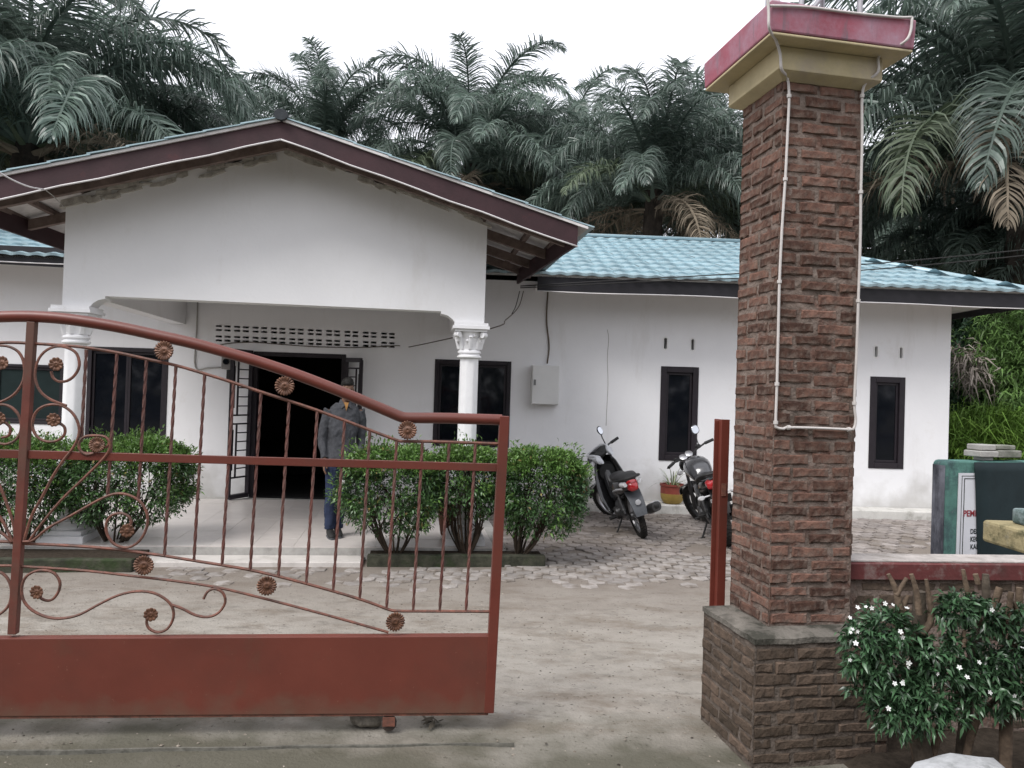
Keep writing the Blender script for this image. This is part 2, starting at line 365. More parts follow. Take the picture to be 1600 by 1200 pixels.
win('porch_r', 680, 561, 795, 700); win('porch_l', 138, 541, 258, 706); win('far_l', -60, 566, 98, 664)
slots = []
for x, y in ((1040, 527), (1082.5, 529), (1369, 540), (1408, 542)):
    u0, z1_ = H(x - 4, y - 0); u1, z0_ = H(x + 4, y + 19); cz = (z0_ + z1_) / 2; h_ = .092; c_ = (u0 + u1) / 2; slots.append((c_ - .032, c_ + .032, cz - h_, cz + h_))
holes += slots
vents = []
for g in range(10):
    xa = 337 + g * 28.75
    for col in range(2):
        for row in range(4):
            x = xa + col * 13.6 * (1 - .012 * g); y0 = 507.5 + [0, 6.2, 16.2, 22.4][row] + (xa - 337 + col * 13.6) * (.0455 - .0012 * [0, 6, 16, 22][row] / 3)
            u0, z1_ = H(x, y0); u1, z0_ = H(x + 9.6 * (1 - .012 * g), y0 + 3.6); vents.append((u0, u1, z0_, z1_))
holes += vents
part('wall', holed_wall(FH, uL, uR, -.3, 3.32, holes, VW, VW + .15), m_white, house)
side = MB()
for (u0, u1, v0, v1) in ((uR - .15, uR, VW + .152, 17), (uL, uL + .15, VW + .152, 17), (uL, uR, 17.002, 17.15)):
    side.extr([(u0, -.3), (u1, -.3), (u1, 3.32), (u0, 3.32)], FH.w, v0, v1)
part('side_wall', side, m_white, house)
room = MB()      # plain rooms behind the openings, their darkness painted in as near-black lining
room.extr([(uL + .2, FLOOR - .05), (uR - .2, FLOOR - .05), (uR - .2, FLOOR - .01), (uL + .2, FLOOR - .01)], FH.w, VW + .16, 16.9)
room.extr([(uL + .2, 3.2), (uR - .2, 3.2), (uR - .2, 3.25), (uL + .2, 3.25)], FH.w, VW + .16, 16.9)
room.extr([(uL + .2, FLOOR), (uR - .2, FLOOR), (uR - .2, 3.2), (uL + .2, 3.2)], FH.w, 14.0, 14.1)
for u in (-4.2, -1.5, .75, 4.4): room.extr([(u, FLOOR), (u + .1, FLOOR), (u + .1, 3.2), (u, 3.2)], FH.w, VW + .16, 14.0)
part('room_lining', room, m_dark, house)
m_slot = mat('vent_slot_rim', (.70, .70, .69), .8, .05)
for s in slots:
    u0, u1, z0, z1 = s; mb = MB(); n = 24; cu = (u0 + u1) / 2; r_ = .028; hh = (z1 - z0) / 2 - r_; cz = (z0 + z1) / 2
    inn = []; ou = []
    for j in range(n):
        t = 2 * math.pi * j / n; x, y = math.cos(t), math.sin(t)
        inn.append((cu + x * r_ * .8, cz + y * r_ * .8 + math.copysign(hh - .006, y))); ou.append((cu + x * (r_ + .014), cz + y * (r_ + .014) + math.copysign(hh - .004, y)))
    vs = []; 
    for v in (VW - .004, VW + .12): vs += [FH.w(a, v, b) for a, b in inn]
    vs += [FH.w(a, VW - .004, b) for a, b in ou] + [FH.w(a, VW + .02, b) for a, b in ou]
    fs = []
    for j in range(n):
        k = (j + 1) % n; fs += [(j, k, k + n, j + n), (j, j + 2*n, k + 2*n, k), (j + 2*n, j + 3*n, k + 3*n, k + 2*n)]
    mb.add(vs, fs); part('vent_slot', mb, m_slot, house)
# windows
def window(name, mullions=0, depth=.05, fw=.085, glass=None, blind=False):
    u0, u1, z0, z1 = wins[name]; a, b = VW - .012, VW + .09
    f = MB()
    for (p, q, r_, s_) in ((u0, u0 + fw, z0, z1), (u1 - fw, u1, z0, z1), (u0 + fw, u1 - fw, z1 - fw, z1), (u0 + fw, u1 - fw, z0, z0 + fw)):
        f.extr([(p + .001, r_ + .001), (q - .001, r_ + .001), (q - .001, s_ - .001), (p + .001, s_ - .001)], FH.w, a, b)
    W_ = part('window', MB(), None, house) if False else None
    fo = part('window', f, m_frame, house, bevel=.004)
    iw = .035; s = MB(); p0, p1, q0, q1 = u0 + fw + .002, u1 - fw - .002, z0 + fw + .002, z1 - fw - .002
    for k in range(mullions + 1):
        c0 = p0 + (p1 - p0) * k / (mullions + 1); c1 = p0 + (p1 - p0) * (k + 1) / (mullions + 1)
        for (p, q, r_, s_) in ((c0, c0 + iw, q0, q1), (c1 - iw, c1, q0, q1), (c0 + iw, c1 - iw, q1 - iw, q1), (c0 + iw, c1 - iw, q0, q0 + iw)):
            s.extr([(p + .001, r_), (q - .001, r_), (q - .001, s_), (p + .001, s_)], FH.w, VW + .02, VW + .062)
        g = MB(); g.extr([(c0 + iw, q0 + iw), (c1 - iw, q0 + iw), (c1 - iw, q1 - iw), (c0 + iw, q1 - iw)], FH.w, VW + .035, VW + .04)
        part('window_pane', g, m_tarp if blind else m_glass, fo)
    part('window_sash', s, m_frame, fo, bevel=.003)
window('right_a'); window('right_b'); window('porch_r', 1, fw=.06); window('porch_l', 1, fw=.06); window('far_l', 2, fw=.04, blind=True)
# doorway: frame, two open grille leaves
df = MB(); t = .06
for (p, q, r_, s_) in ((du0, du0 + t, FLOOR, dzt), (du1 - t, du1, FLOOR, dzt), (du0 + t, du1 - t, dzt - t, dzt)):
    df.extr([(p + .001, r_), (q - .001, r_), (q - .001, s_ - .001), (p + .001, s_ - .001)], FH.w, VW - .01, VW + .1)
part('door_frame', df, m_frame, house, bevel=.003)
def grille(hu, eu, v_h, v_e, z0, z1, flip):
    mb = MB(); fw = .035
    def W(s, z): return FH.w(hu + (eu - hu) * s, v_h + (v_e - v_h) * s, z)
    def bar(s0, zA, s1, zB, w_=.03): mb.beam(W(s0, zA), W(s1, zB), w_, w_, up=(FH.w(0, 1, 0)))
    for s in (0.0, 1.0): bar(s, z0, s, z1, .05)
    for z in (z0, z1): bar(0, z, 1, z, .06)
    hgt = z1 - z0
    for a, b in ((.13, .50), (.56, .94)):
        za, zb = z0 + hgt * a, z0 + hgt * b
        bar(0, za, 1, za, .022); bar(0, zb, 1, zb, .022); bar(.68, za, .68, zb, .022); 
        n = 6
        for k in range(1, n): bar(0, za + (zb - za) * k / n, .68, za + (zb - za) * k / n, .016)
        bar(.86, za + .1, .86, zb - .08, .014)
    return part('grille_door', mb, m_frame, house)
grille(du0 - .02, FH.uz(362, 700, 10.7)[0], VW - .04, 10.62, FLOOR + .04, dzt - .02, 0)
grille(du1 + .02, H(566, 600)[0], VW - .04, 10.86, FLOOR + .04, dzt - .08, 1)
# porch floor, step, tiles
pf_u0, pf_u1, pf_v = -5.6, 1.02, 7.82
def PU(px, py, z): return FP.floor(px, py, z)
fl = MB(); back = [FP.i @ FH.w(u, VW, 0) for u in (-9, 6)]
def backv(u): t = (u - back[0].x) / (back[1].x - back[0].x); return back[0].y + t * (back[1].y - back[0].y)
fl.hexa([FP.w(pf_u0, pf_v, -.1), FP.w(pf_u1, pf_v, -.1), FP.w(pf_u1, backv(pf_u1) + .02, -.1), FP.w(pf_u0, backv(pf_u0) + .02, -.1), FP.w(pf_u0, pf_v, FLOOR - .012), FP.w(pf_u1, pf_v, FLOOR - .012), FP.w(pf_u1, backv(pf_u1) + .02, FLOOR - .012), FP.w(pf_u0, backv(pf_u0) + .02, FLOOR - .012)])
porch = part('porch_floor', fl, m_concrete, house)
tl = .4; tm = MB(); tm.box((.0015, .0015, -.012), (tl - .0015, tl - .0015, 0)); tme = tm.mesh('floor_tile'); tme.materials.append(m_porch)
for i in range(16):
    for j in range(8):
        u, v = pf_u0 + .1 + i * tl, pf_v + .004 + j * tl
        if v + tl > backv(u) + .35 or u + tl > pf_u1 + .02: continue
        part('floor_tile', tme, None, porch, FP.m @ Matrix.Translation((u, v, FLOOR + rnd.uniform(-.0008, .0008))))
st = MB(); su0, _ = PU(-40, 870, .03); su1, _ = PU(565, 880, .03)
st.extr([(su0, -.1), (su1, -.1), (su1, .035), (su0, .035)], FP.w, 7.5, pf_v - .003)
part('porch_step', st, mat('pale_step_tile', (.55, .52, .49), .5, .08, 5, .1, 60, .3, extra=patches((.3, .28, .25), 4, .52, .7, amt=.6)), house, bevel=.006)
# curb ledge along the long wall
cb = MB(); cb.extr([(1.05, -.2), (uR + .35, -.2), (uR + .35, .215), (1.05, .215)], FH.w, 10.62, VW - .003)
part('wall_ledge', cb, mat('stained_ledge_concrete', (.52, .51, .48), .85, .1, 6, .3, 60, .2, extra=patches((.20, .19, .16), 5, .5, .68, amt=.7)), house, bevel=.015)
# gable wall of the porch with bracketed opening
def Pz(px, py): return FP.uz(px, py, VP)
gl, gr = Pz(100, 400)[0], Pz(759, 430)[0]
zb = 2.53; zc = 2.42; zt = 3.47; au = Pz(450, 240)[0]
cl0, cl1 = Pz(92, 490)[0], Pz(136, 490)[0]; cr0, cr1 = Pz(714, 505)[0], Pz(758, 505)[0]
outl = [(gl, zc), (cl1 + .02, zc), (cl1 + .05, zc + .035), (cl1 + .09, zc + .065), (cl1 + .16, zc + .085), (cl1 + .16, zb), (cr0 - .17, zb), (cr0 - .17, zc + .085), (cr0 - .10, zc + .07), (cr0 - .05, zc + .035), (cr0 - .02, zc), (gr, zc), (gr, zt)]
nj = 26; rg = random.Random(3)
for k in range(1, nj):
    u = gr + (gl - gr) * k / nj; ztop = 4.12 - abs(u - au) * .293; outl.append((u, ztop + rg.uniform(-.05, .015)))
outl.append((gl, zt))
gw = MB(); gw.extr(outl, FP.w, VP, VP + .2); part('gable_wall', gw, m_gable, house, tri=True)
for u0, u1 in ((gl + .02, gl + .22), (gr - .22, gr - .02)):
    e = backv(u0) - .03; sb = MB(); sb.extr([(u0, zb), (u1, zb), (u1, 3.45), (u0, 3.45)], FP.w, VP + .202, e); part('porch_side_beam', sb, m_gable, house)
ce = MB(); ce.extr([(gl + .23, 2.95), (gr - .23, 2.95), (gr - .23, 3.0), (gl + .23, 3.0)], FP.w, VP + .21, backv(gl) - .6); part('porch_ceiling', ce, m_gable, house)
# rough mortar and broken plaster under the gable roof
rm = MB(); rg = random.Random(5)
for k in range(120):
    u = gl + .06 + (gr - gl - .12) * (k + rg.random()) / 120; ztop = 4.10 - abs(u - au) * .295
    if rg.random() < .45: continue
    L_, hh = rg.uniform(.04, .15), rg.uniform(.008, .028); zc_ = ztop - rg.uniform(-.03, .10 if u < au else .05); sl = -.295 if u > au else .295
    vs = []
    for dv in (-.03 * rg.random() - .008, .06):
        for (a, b) in ((-L_, -hh), (0, -hh * 1.4), (L_, -hh), (L_ * .9, hh), (-L_ * .9, hh)): vs.append(FP.w(u + a, VP + dv, zc_ + b + a * sl + rg.uniform(-.012, .012)))
    rm.add(vs, [(0,1,2,3,4), (9,8,7,6,5)] + [(j, (j+1) % 5, (j+1) % 5 + 5, j + 5) for j in range(5)])
part('mortar_infill', rm, m_mortar_rough, house)
# columns
def column(u, v, name='column'):
    r = .098
    body = MB(); N = 24; vs = []; zs = [.33, .5, .9, 1.4, 1.8, 2.0, 2.05]
    for i, z in enumerate(zs):
        for j in range(N):
            tt = 2 * math.pi * j / N; rr = r * (1.06 - .06 * i / 6) * (1 - .09 * (j % 3 == 0) * (0 < i < 6)); vs.append(FP.w(u + rr * math.cos(tt), v + rr * math.sin(tt), z))
    body.add(vs, [(i*N+j, i*N+(j+1) % N, (i+1)*N+(j+1) % N, (i+1)*N+j) for i in range(6) for j in range(N)] )
    cpt = part('column', body, m_trimw, house, smooth=True, auto=35)
    T = FP.m @ Matrix.Translation((u, v, 0))
    b = MB(); b.box((-.21, -.21, FLOOR), (.21, .21, .19), T); b.box((-.18, -.18, .192), (.18, .18, .235), T); b.lathe([(.165, .237), (.172, .26), (.15, .285), (.135, .30), (.145, .318), (.11, .335)], 24, T)
    part('column_base', b, m_trimw, cpt, smooth=True, auto=35, bevel=.004)
    c = MB(); c.lathe([(.104, 2.05), (.128, 2.062), (.128, 2.078), (.108, 2.09), (.108, 2.10), (.125, 2.11), (.122, 2.128), (.106, 2.14), (.112, 2.2), (.128, 2.27), (.15, 2.325)], 24, T)
    c.box((-.165, -.165, 2.327), (.165, .165, 2.352), T); c.box((-.19, -.19, 2.354), (.19, .19, 2.385), T); c.box((-.175, -.175, 2.387), (.175, .175, zc - .002), T)
    for k in range(8):          # acanthus leaves and corner volutes
        a = k * math.pi / 4; rr = .13 if k % 2 == 0 else .155
        pts = [Vector((math.cos(a) * q, math.sin(a) * q, z)) for q, z in ((.108, 2.15), (.118, 2.2), (.135, 2.25), (rr + .012, 2.285), (rr + .026, 2.272), (rr + .018, 2.255))]
        c.tube([T @ p for p in pts], [.03, .034, .03, .024, .018, .01], 6, flat=.5)
    for a in (1, 3, 5, 7):
        an = a * math.pi / 4; ctr = Vector((math.cos(an) * .19, math.sin(an) * .19, 2.295)); tg = Vector((-math.sin(an), math.cos(an), 0))
        c.tube([T @ (ctr - tg * .028), T @ (ctr + tg * .028)], .032, 10)
    for k in range(12):
        a = k * math.pi / 6 + .26; p = Vector((math.cos(a) * .135, math.sin(a) * .135, 2.235 + .05 * (k % 2))); c.lathe([(.002, -.016), (.014, -.008), (.016, 0), (.014, .008), (.002, .016)], 6, T @ Matrix.Translation(p))
    part('column_capital', c, m_trimw, cpt, smooth=True, auto=40)
column((cr0 + cr1) / 2, VP + .1); column((cl0 + cl1) / 2, VP + .1)
# porch roof
BV = 7.4; ba, rt, lt_ = -1.28, 1.58, -4.14
zA_t, sl_ = 4.178, .285
def roofz(u): return zA_t - abs(u - ba) * sl_
for (ua, ub) in ((ba, rt), (ba, lt_)):
    bg_ = MB(); bg_.extr([(ua, roofz(ua)), (ub, roofz(ub)), (ub, roofz(ub) - .195), (ua, roofz(ua) - .165)], FP.w, BV, BV + .03); part('barge_board', bg_, m_fascia, house)
def eaveedge(u0, u1, va, vb):
    za, zb_ = roofz(rt) - .01, roofz(rt) - .02
    eb = MB(); eb.hexa([FP.w(u0, va, za - .185), FP.w(u0 + .03, va, za - .185), FP.w(u1 + .03, vb, zb_ - .185), FP.w(u1, vb, zb_ - .185), FP.w(u0, va, za), FP.w(u0 + .03, va, za), FP.w(u1 + .03, vb, zb_), FP.w(u1, vb, zb_)]); part('eave_board', eb, m_fascia, house)
eaveedge(rt - .03, 1.35, BV + .032, 10.1); eaveedge(lt_, lt_ + .25, BV + .032, 10.1)
rf = MB(); RB = 13.4; ut = [(ba, rt + .1), (ba, lt_ - .1)]
for ua, ub in ut:
    q = 1.45 - rt if ub > ua else .25
    rf.hexa([FP.w(ua, BV - .02, roofz(ua) + .004), FP.w(ub, BV - .02, roofz(ub) + .004), FP.w(ub + q, 10.35, roofz(ub) + .004), FP.w(ua, RB, roofz(ua) + .004), FP.w(ua, BV - .02, roofz(ua) + .03), FP.w(ub, BV - .02, roofz(ub) + .03), FP.w(ub + q, 10.35, roofz(ub) + .03), FP.w(ua, RB, roofz(ua) + .03)])
roof = part('porch_roof', rf, m_soffit, house)
# stepped tile courses whose ends show along the barge board
for sgn, ue in ((1, rt + .13), (-1, lt_ - .13)):
    n = 9; run = abs(ue - ba) / n
    for k in range(n):
        a = ba + sgn * k * run; b = ba + sgn * (k + 1) * run + sgn * .03; j = rnd.uniform(-.006, .006); va = BV - .035 + rnd.uniform(-.012, .012)
        ra, rb_ = roofz(a), roofz(b); q = 12.6 - abs(b - ba) * .75; mb = MB()
        mb.hexa([FP.w(a, va, ra + .031 + j * .5), FP.w(b, va, rb_ + .040 + j * .5), FP.w(b, q, rb_ + .040), FP.w(a, q, ra + .031), FP.w(a, va, ra + .040 + j * .5), FP.w(b, va, rb_ + .053 + j * .5), FP.w(b, q, rb_ + .053), FP.w(a, q, ra + .040)])
        part('roof_tile', mb, m_tile, roof)
rc = MB(); rc.tube([FP.w(ba, BV - .06, zA_t + .05), FP.w(ba, BV + .3, zA_t + .05), FP.w(ba, 12.8, zA_t + .05)], [.066, .062, .062], 12, flat=.8)
part('ridge_cap', rc, mat('dark_ridge_cap', (.035, .04, .045), .7, .3, 8, .2, 50, .2), roof, smooth=True, auto=50)
rg = random.Random(4)
def under(u): return roofz(u) - .02
for sgn, ue in ((1, rt), (-1, lt_)):
    for f in (.12, .3, .5, .7, .87, .97):                                # purlins, running back
        u = ba + (ue - ba) * f; ra = MB(); ra.beam(FP.w(u, BV + .03, under(u) - .01), FP.w(u, 10.2, under(u) - .01), .05, .05); part('purlin', ra, m_wood, house)
    for v in (7.75, 8.6, 9.4, 10.0):                                    # rafters, running down
        ra = MB(); ra.beam(FP.w(ba, v, under(ba) - .075), FP.w(ue - sgn * .05, v, under(ue) - .07), .06, .1); part('rafter', ra, m_wood, house)
# long roof
EV = 10.3; ez0, ez1 = 3.10, 3.315; RV, RZ = 14.0, 4.60; HU, RU = 7.45, 5.1; LU = -10.2
fb = MB()
fb.extr([(.66, ez0), (HU, ez0), (HU, ez1 - .02), (.66, ez1 - .02)], FH.w, EV, EV + .03)
f2 = MB(); f2.extr([(LU, ez0 + .16), (-4.3, ez0 + .05), (-4.3, ez1 + .1), (LU, ez1 + .16)], FH.w, EV, EV + .03); part('fascia_board', f2, m_navy, house)
f2 = MB(); f2.beam(FH.w(HU - .015, EV + .03, (ez0 + ez1) / 2 - .01), FH.w(HU - .015, 17.7, (ez0 + ez1) / 2 - .01), .03, .2); part('fascia_board', f2, m_navy, house)
part('fascia_board', fb, m_navy, house)
so = MB(); so.extr([(.66, ez0 + .09), (HU - .04, ez0 + .09), (HU - .04, ez0 + .10), (.66, ez0 + .10)], FH.w, EV + .03, VW); so.extr([(uR, ez0 + .09), (HU - .04, ez0 + .09), (HU - .04, ez0 + .10), (uR, ez0 + .10)], FH.w, VW, 17.6)
part('soffit_panel', so, m_soffit, house)
def rz(v): return ez1 + (v - EV) * (RZ - ez1) / (RV - EV)
mr = MB()
A, B_, C_, D_ = FH.w(LU, EV, ez1), FH.w(HU, EV, ez1), FH.w(RU, RV, RZ), FH.w(LU, RV, RZ); E_, F_ = FH.w(HU, 17.7, ez1), FH.w(LU, 17.7, ez1)
dn = Vector((0, 0, -.03))
mr.add([A, B_, C_, D_, E_, F_, A + dn, B_ + dn, C_ + dn, D_ + dn, E_ + dn, F_ + dn], [(0,1,2,3), (1,4,2), (3,2,4,5), (9,8,7,6), (8,10,7), (11,10,8,9), (0,6,7,1), (1,7,10,4), (4,10,11,5)])
mroof = part('main_roof', mr, m_soffit, house)
# roof tiles: pressed profile, shared meshes
TW, TL_ = .215, .36; rows = 11; slope = math.hypot(RV - EV, RZ - ez1); pitch_ = math.atan2(RZ - ez1, RV - EV); TL_ = slope / rows
def tile_mesh(seed):
    rr = random.Random(seed); mb = MB(); nx = 6; vs = []
    for k, (y, lift) in enumerate(((-.02, .036), (-.02, .050), (TL_ * .5, .036), (TL_ + .01, .016))):
        for i in range(nx + 1):
            x = i / nx * TW; wv = .010 * math.sin(2 * math.pi * i / nx - .9); vs.append((x, y - (.020 * math.sin(2 * math.pi * i / nx) if k < 2 else 0), (lift + wv if k else lift + wv - .022) + rr.uniform(-.001, .001)))
    fs = [(k*(nx+1)+i, k*(nx+1)+i+1, (k+1)*(nx+1)+i+1, (k+1)*(nx+1)+i) for k in range(3) for i in range(nx)]
    mb.add(vs, fs); me = mb.mesh('roof_tile'); me.materials.append(m_tile); return me
tms = [tile_mesh(k) for k in range(4)]
S = Matrix.Rotation(pitch_, 4, 'X'); far = MB(); cnt = 0
for r_ in range(rows):
    v = EV - .04 + (RV - EV) * r_ / rows; hipu = HU - (HU - RU) * (v - EV) / (RV - EV)
    c = 0; u = hipu - TW * .55 - (r_ % 2) * TW * .0
    base = math.floor((hipu) / TW) * TW - (r_ % 2) * TW / 2 * 0
    k = 0
    while True:
        u = base - k * TW; k += 1
        if u < LU: break
        if u + TW > hipu + .12: continue
        M = FH.m @ Matrix.Translation((u, v, rz(v) + rnd.uniform(-.004, .004))) @ S @ Matrix.Rotation(rnd.uniform(-.012, .012), 4, 'Z')
        if u > .62 - .0 * r_ and cnt < 296: part('roof_tile', tms[rnd.randrange(4)], None, mroof, M); cnt += 1
        else:
            me = tms[k % 4]; far.add([M @ q.co for q in me.vertices], [tuple(p.vertices) for p in me.polygons])
hd = math.atan2(RZ - ez1, HU - RU)
for r_ in range(9):                                                 # tiles on the hip end, seen only from the side
    uu = HU + .0 - (HU - RU) * r_ / 9; zz = ez1 + (RZ - ez1) * r_ / 9 - .045
    v0 = EV + (RV - EV) * r_ / 9; v1 = 17.7 - (17.7 - RV) * r_ / 9; nn_ = int((v1 - v0) / TW)
    for i in range(nn_):
        M = FH.m @ Matrix.Translation((uu, v0 + i * TW, zz)) @ Matrix.Rotation(math.pi / 2, 4, 'Z') @ Matrix.Rotation(hd, 4, 'X')
        me = tms[i % 4]; far.add([M @ q.co for q in me.vertices], [tuple(p.vertices) for p in me.polygons])
part('tile_field', far, m_tile, mroof, kind='stuff')
hc = MB(); hc.tube([B_ + Vector((0, 0, .035)), C_ + Vector((0, 0, .05))], .085, 10, flat=.55); part('hip_cap', hc, m_tile, mroof, smooth=True)
hc = MB(); hc.tube([C_ + Vector((0, 0, .045)), D_ + Vector((0, 0, .045))], .06, 8, flat=.6); part('ridge_cap', hc, m_tile, mroof, smooth=True)
# cables on the house: white cord under the boards, drop wires
def rope(name, pts, r, m, parent, k=5): 
    mb = MB(); mb.tube(catmull(pts, k), r, 6); return part(name, mb, m, parent, smooth=True)
for a, b in (((ba, roofz(ba) - .172), (rt, roofz(rt) - .205)), ((ba, roofz(ba) - .172), (lt_, roofz(lt_) - .205))):
    n = 9; pts = [FP.w(a[0] + (b[0] - a[0]) * i / n, BV - .012, a[1] + (b[1] - a[1]) * i / n + .006 * math.sin(i * 2.3)) for i in range(n + 1)]
    rope('cord', pts, .0085, m_cablew, house, 2)
rope('cord', [FH.w(.66 + i * .75, EV - .012, ez0 - .012 - .008 * math.sin(i * 1.7)) for i in range(10)], .0085, m_cablew, house, 3)
rope('cord', [FH.w(-9 + i * .7, EV - .012, ez0 + .12 - .008 * math.sin(i * 1.7)) for i in range(7)], .0085, m_cablew, house, 3)
rope('wire', [FP.at(818, 455, 9.9), FP.at(810, 480, 9.6), FP.at(790, 500, 9.2), FP.at(768, 513, 8.4), FH.at(640, 542, VW - .02), FH.at(622, 540, VW - .02), FH.at(560, 543, VW - .02), FH.at(480, 541, VW - .02), FH.at(400, 535, VW - .02), FH.at(362, 536, VW - .02), FH.at(340, 540, VW - .02)], .007, mat('brown_wire', (.10, .085, .07), .7, .1), house)
rope('wire', [FP.at(812, 455, 9.9), FP.at(806, 478, 9.7), FP.at(800, 490, 9.4)], .006, m_cableb, house)
rope('wire', [FH.at(856, 455, VW - .015), FH.at(854, 500, VW - .015), FH.at(858, 540, VW - .015), FH.at(855, 568, VW - .03)], .011, mat('dark_conduit_stain', (.13, .105, .08), .8, .2), house)
rope('wire', [FH.at(309, 468, VW - .015), FH.at(307, 520, VW - .015), FH.at(305, 573, VW - .015), FH.at(325, 575, VW - .015), FH.at(345, 574, VW - .015)], .010, m_concrete, house)
rope('wire', [FP.at(-60, 225, 6.6), FP.at(0, 270, 6.9), FP.at(40, 290, 7.1), FP.at(68, 296, 7.36)], .007, m_cablew, house)
rope('wire', [FP.at(70, 296, 7.38), FP.at(85, 308, 7.6), FP.at(100, 324, 7.95)], .005, m_concrete, house)
# crack in the plaster
rope('plaster_crack', [FH.at(x, y, VW - .0005) for x, y in ((949, 515), (951, 530), (949, 560), (950, 600), (948, 640), (947, 665))], .0035, mat('crack_shadow', (.30, .28, .25), .95, .3, 20), house, 3)

# electric box and meter
def fbox(fr, x0, y0, x1, y1, v0, v1):
    u0, z1_ = fr.uz(x0, y0, v0); u1, z0_ = fr.uz(x1, y1, v0); mb = MB(); mb.extr([(u0, z0_), (u1, z0_), (u1, z1_), (u0, z1_)], fr.w, v0, v1); return mb, (u0, u1, z0_, z1_)
mb, (eu0, eu1, e0, e1) = fbox(FH, 832, 570, 873, 633, VW - .2, VW - .002)
ebx = thing('electric_box', 'pale grey steel electric cabinet on the white wall right of the porch column', 'cabinet', FH.w((eu0 + eu1) / 2, VW - .1, e0))
part('cabinet_body', mb, m_steel, ebx, bevel=.006)
mb = MB(); mb.extr([(eu0 + .008, e0 + .008), (eu1 - .008, e0 + .008), (eu1 - .008, e1 - .008), (eu0 + .008, e1 - .008)], FH.w, VW - .214, VW - .202); part('cabinet_door', mb, m_steel, ebx, bevel=.004)
mb = MB(); mb.extr([(eu0 + .025, e0 + .27), (eu0 + .055, e0 + .27), (eu0 + .055, e0 + .35), (eu0 + .025, e0 + .35)], FH.w, VW - .225, VW - .2145); part('latch', mb, mat('grey_latch', (.2, .2, .2), .4, .1, metal=.6), ebx, bevel=.003)
mb, (a0, a1, b0, b1) = fbox(FH, 346, 557, 361, 577, VW - .12, VW - .002)
mt = thing('electricity_meter', 'small grey electricity meter on the wall left of the open doorway', 'meter', FH.w(a0, VW - .06, b0))
part('meter_case', mb, mat('meter_case_grey', (.20, .19, .18), .5, .15), mt, bevel=.008)
mb = MB(); mb.lathe([(.042, 0), (.042, .03), (.036, .04)], 16, FH.m @ Matrix.Translation(((a0 + a1) / 2, VW - .121, b1 - .07)) @ Matrix.Rotation(R(90), 4, 'X')); part('meter_window', mb, m_glass, mt, smooth=True, auto=40)
mb, _ = fbox(FH, 354, 578, 358, 597, VW - .05, VW - .002); part('meter_lead', mb, m_cableb, mt)

# ------------------------------------------------------------------ sliding gate
gate = thing('sliding_gate', 'red painted iron sliding gate with curved top rail and rosettes', 'gate', FG.at(380, 1116, VG))
def G(px, py, dv=0): return FG.at(px, py, VG + dv)
def gtube(name, pts, r, m=m_red, k=4, n=8, smooth=True, dv=0, parent=gate):
    mb = MB(); P = [G(x, y, dv) for x, y in pts]; mb.tube(catmull(P, k) if k else P, r, n); return part(name, mb, m, parent, smooth=smooth, auto=40)
gtube('top_rail', [(-260, 540), (-150, 515), (-40, 498), (0, 495), (50, 494.5), (100, 498), (150, 505), (200, 514), (250, 525), (300, 536), (350, 549.5), (400, 564), (450, 580.5), (500, 599), (550, 619), (600, 640), (622, 649.5), (632, 652.5), (650, 653), (700, 653.5), (784, 656)], .0275, n=16)
gtube('upper_rail', [(-260, 580), (-100, 544), (0, 535.5), (55, 537), (125, 542), (183, 551), (229, 561), (275, 571), (320, 584), (365, 598), (405, 611.5), (450, 626), (495, 641), (540, 657.5), (578, 672), (618, 687), (630, 689.5), (680, 690), (781, 693.5)], .0085, m_rust, n=6)
gtube('lower_rail', [(-260, 858), (-100, 848), (0, 846), (32, 849), (100, 852), (175, 857.5), (225, 864), (260, 869), (300, 875.5), (350, 883.5), (400, 892.5), (475, 911), (562, 936), (605, 951.5), (620, 954.5), (660, 955), (767, 955.5)], .0075, m_rust, n=6)
gtube('lower_rail', [(-260, 896), (-100, 886), (0, 884), (32, 885), (125, 891), (207, 900), (275, 908), (340, 918), (400, 932), (500, 958), (607, 988)], .0066, m_rust, n=6)
gp = MB()
def gbox(mb, x0, y0, x1, y1, hw, d0, d1, M=None):
    """bar along a line of pixels on the gate plane, half width hw"""
    a, b = FG.i @ G(x0, y0), FG.i @ G(x1, y1); dx, dz = b.x - a.x, b.z - a.z; L_ = math.hypot(dx, dz); nx, nz = -dz / L_ * hw, dx / L_ * hw
    mb.extr([(a.x - nx, a.z - nz), (b.x - nx, b.z - nz), (b.x + nx, b.z + nz), (a.x + nx, a.z + nz)], FG.w, VG + d0, VG + d1); return mb
part('gate_post', gbox(MB(), 788, 650, 763.5, 1111, .0245, -.031, .026), m_red, gate, bevel=.003)
part('gate_post', gbox(MB(), 51, 503, 21, 990, .019, -.02, .018), mat('worn_gate_post_iron', (.12, .036, .026), .55, .2, 6, .1, 70, .35, extra=patches((.10, .055, .04), 3, .45, .6, (0, 0, 0), (1, 1, .8), amt=.8)), gate, bevel=.003)
part('middle_rail', gbox(gbox(MB(), -260, 702, 45, 710, .0200, -.010, .014), 45, 710, 777, 730.5, .0195, -.010, .014), m_red, gate, bevel=.002)
pa, pb = G(-260, 992), G(770, 993); pc, pd = G(770, 1111), G(-260, 1118)
ua, za = FG.uz(-260, 996, VG); ub, zb_ = FG.uz(769, 991, VG); uc, zc_ = FG.uz(763, 1111, VG); ud, zd_ = FG.uz(-260, 1118, VG)
m_panel = mat('muddy_red_panel_paint', (.125, .032, .021), .45, .14, 1.6, .5, 3, .45, extra=chain(patches((.085, .032, .023), 1.3, .46, .74, amt=.6), patches((.095, .045, .028), 6, .58, .72, (4, 4, 1), (1, 1, .5), amt=.5), patches((.26, .13, .09), 48, .665, .70, amt=.6), splash((.115, .072, .05), .08, .24, 9, .7)))
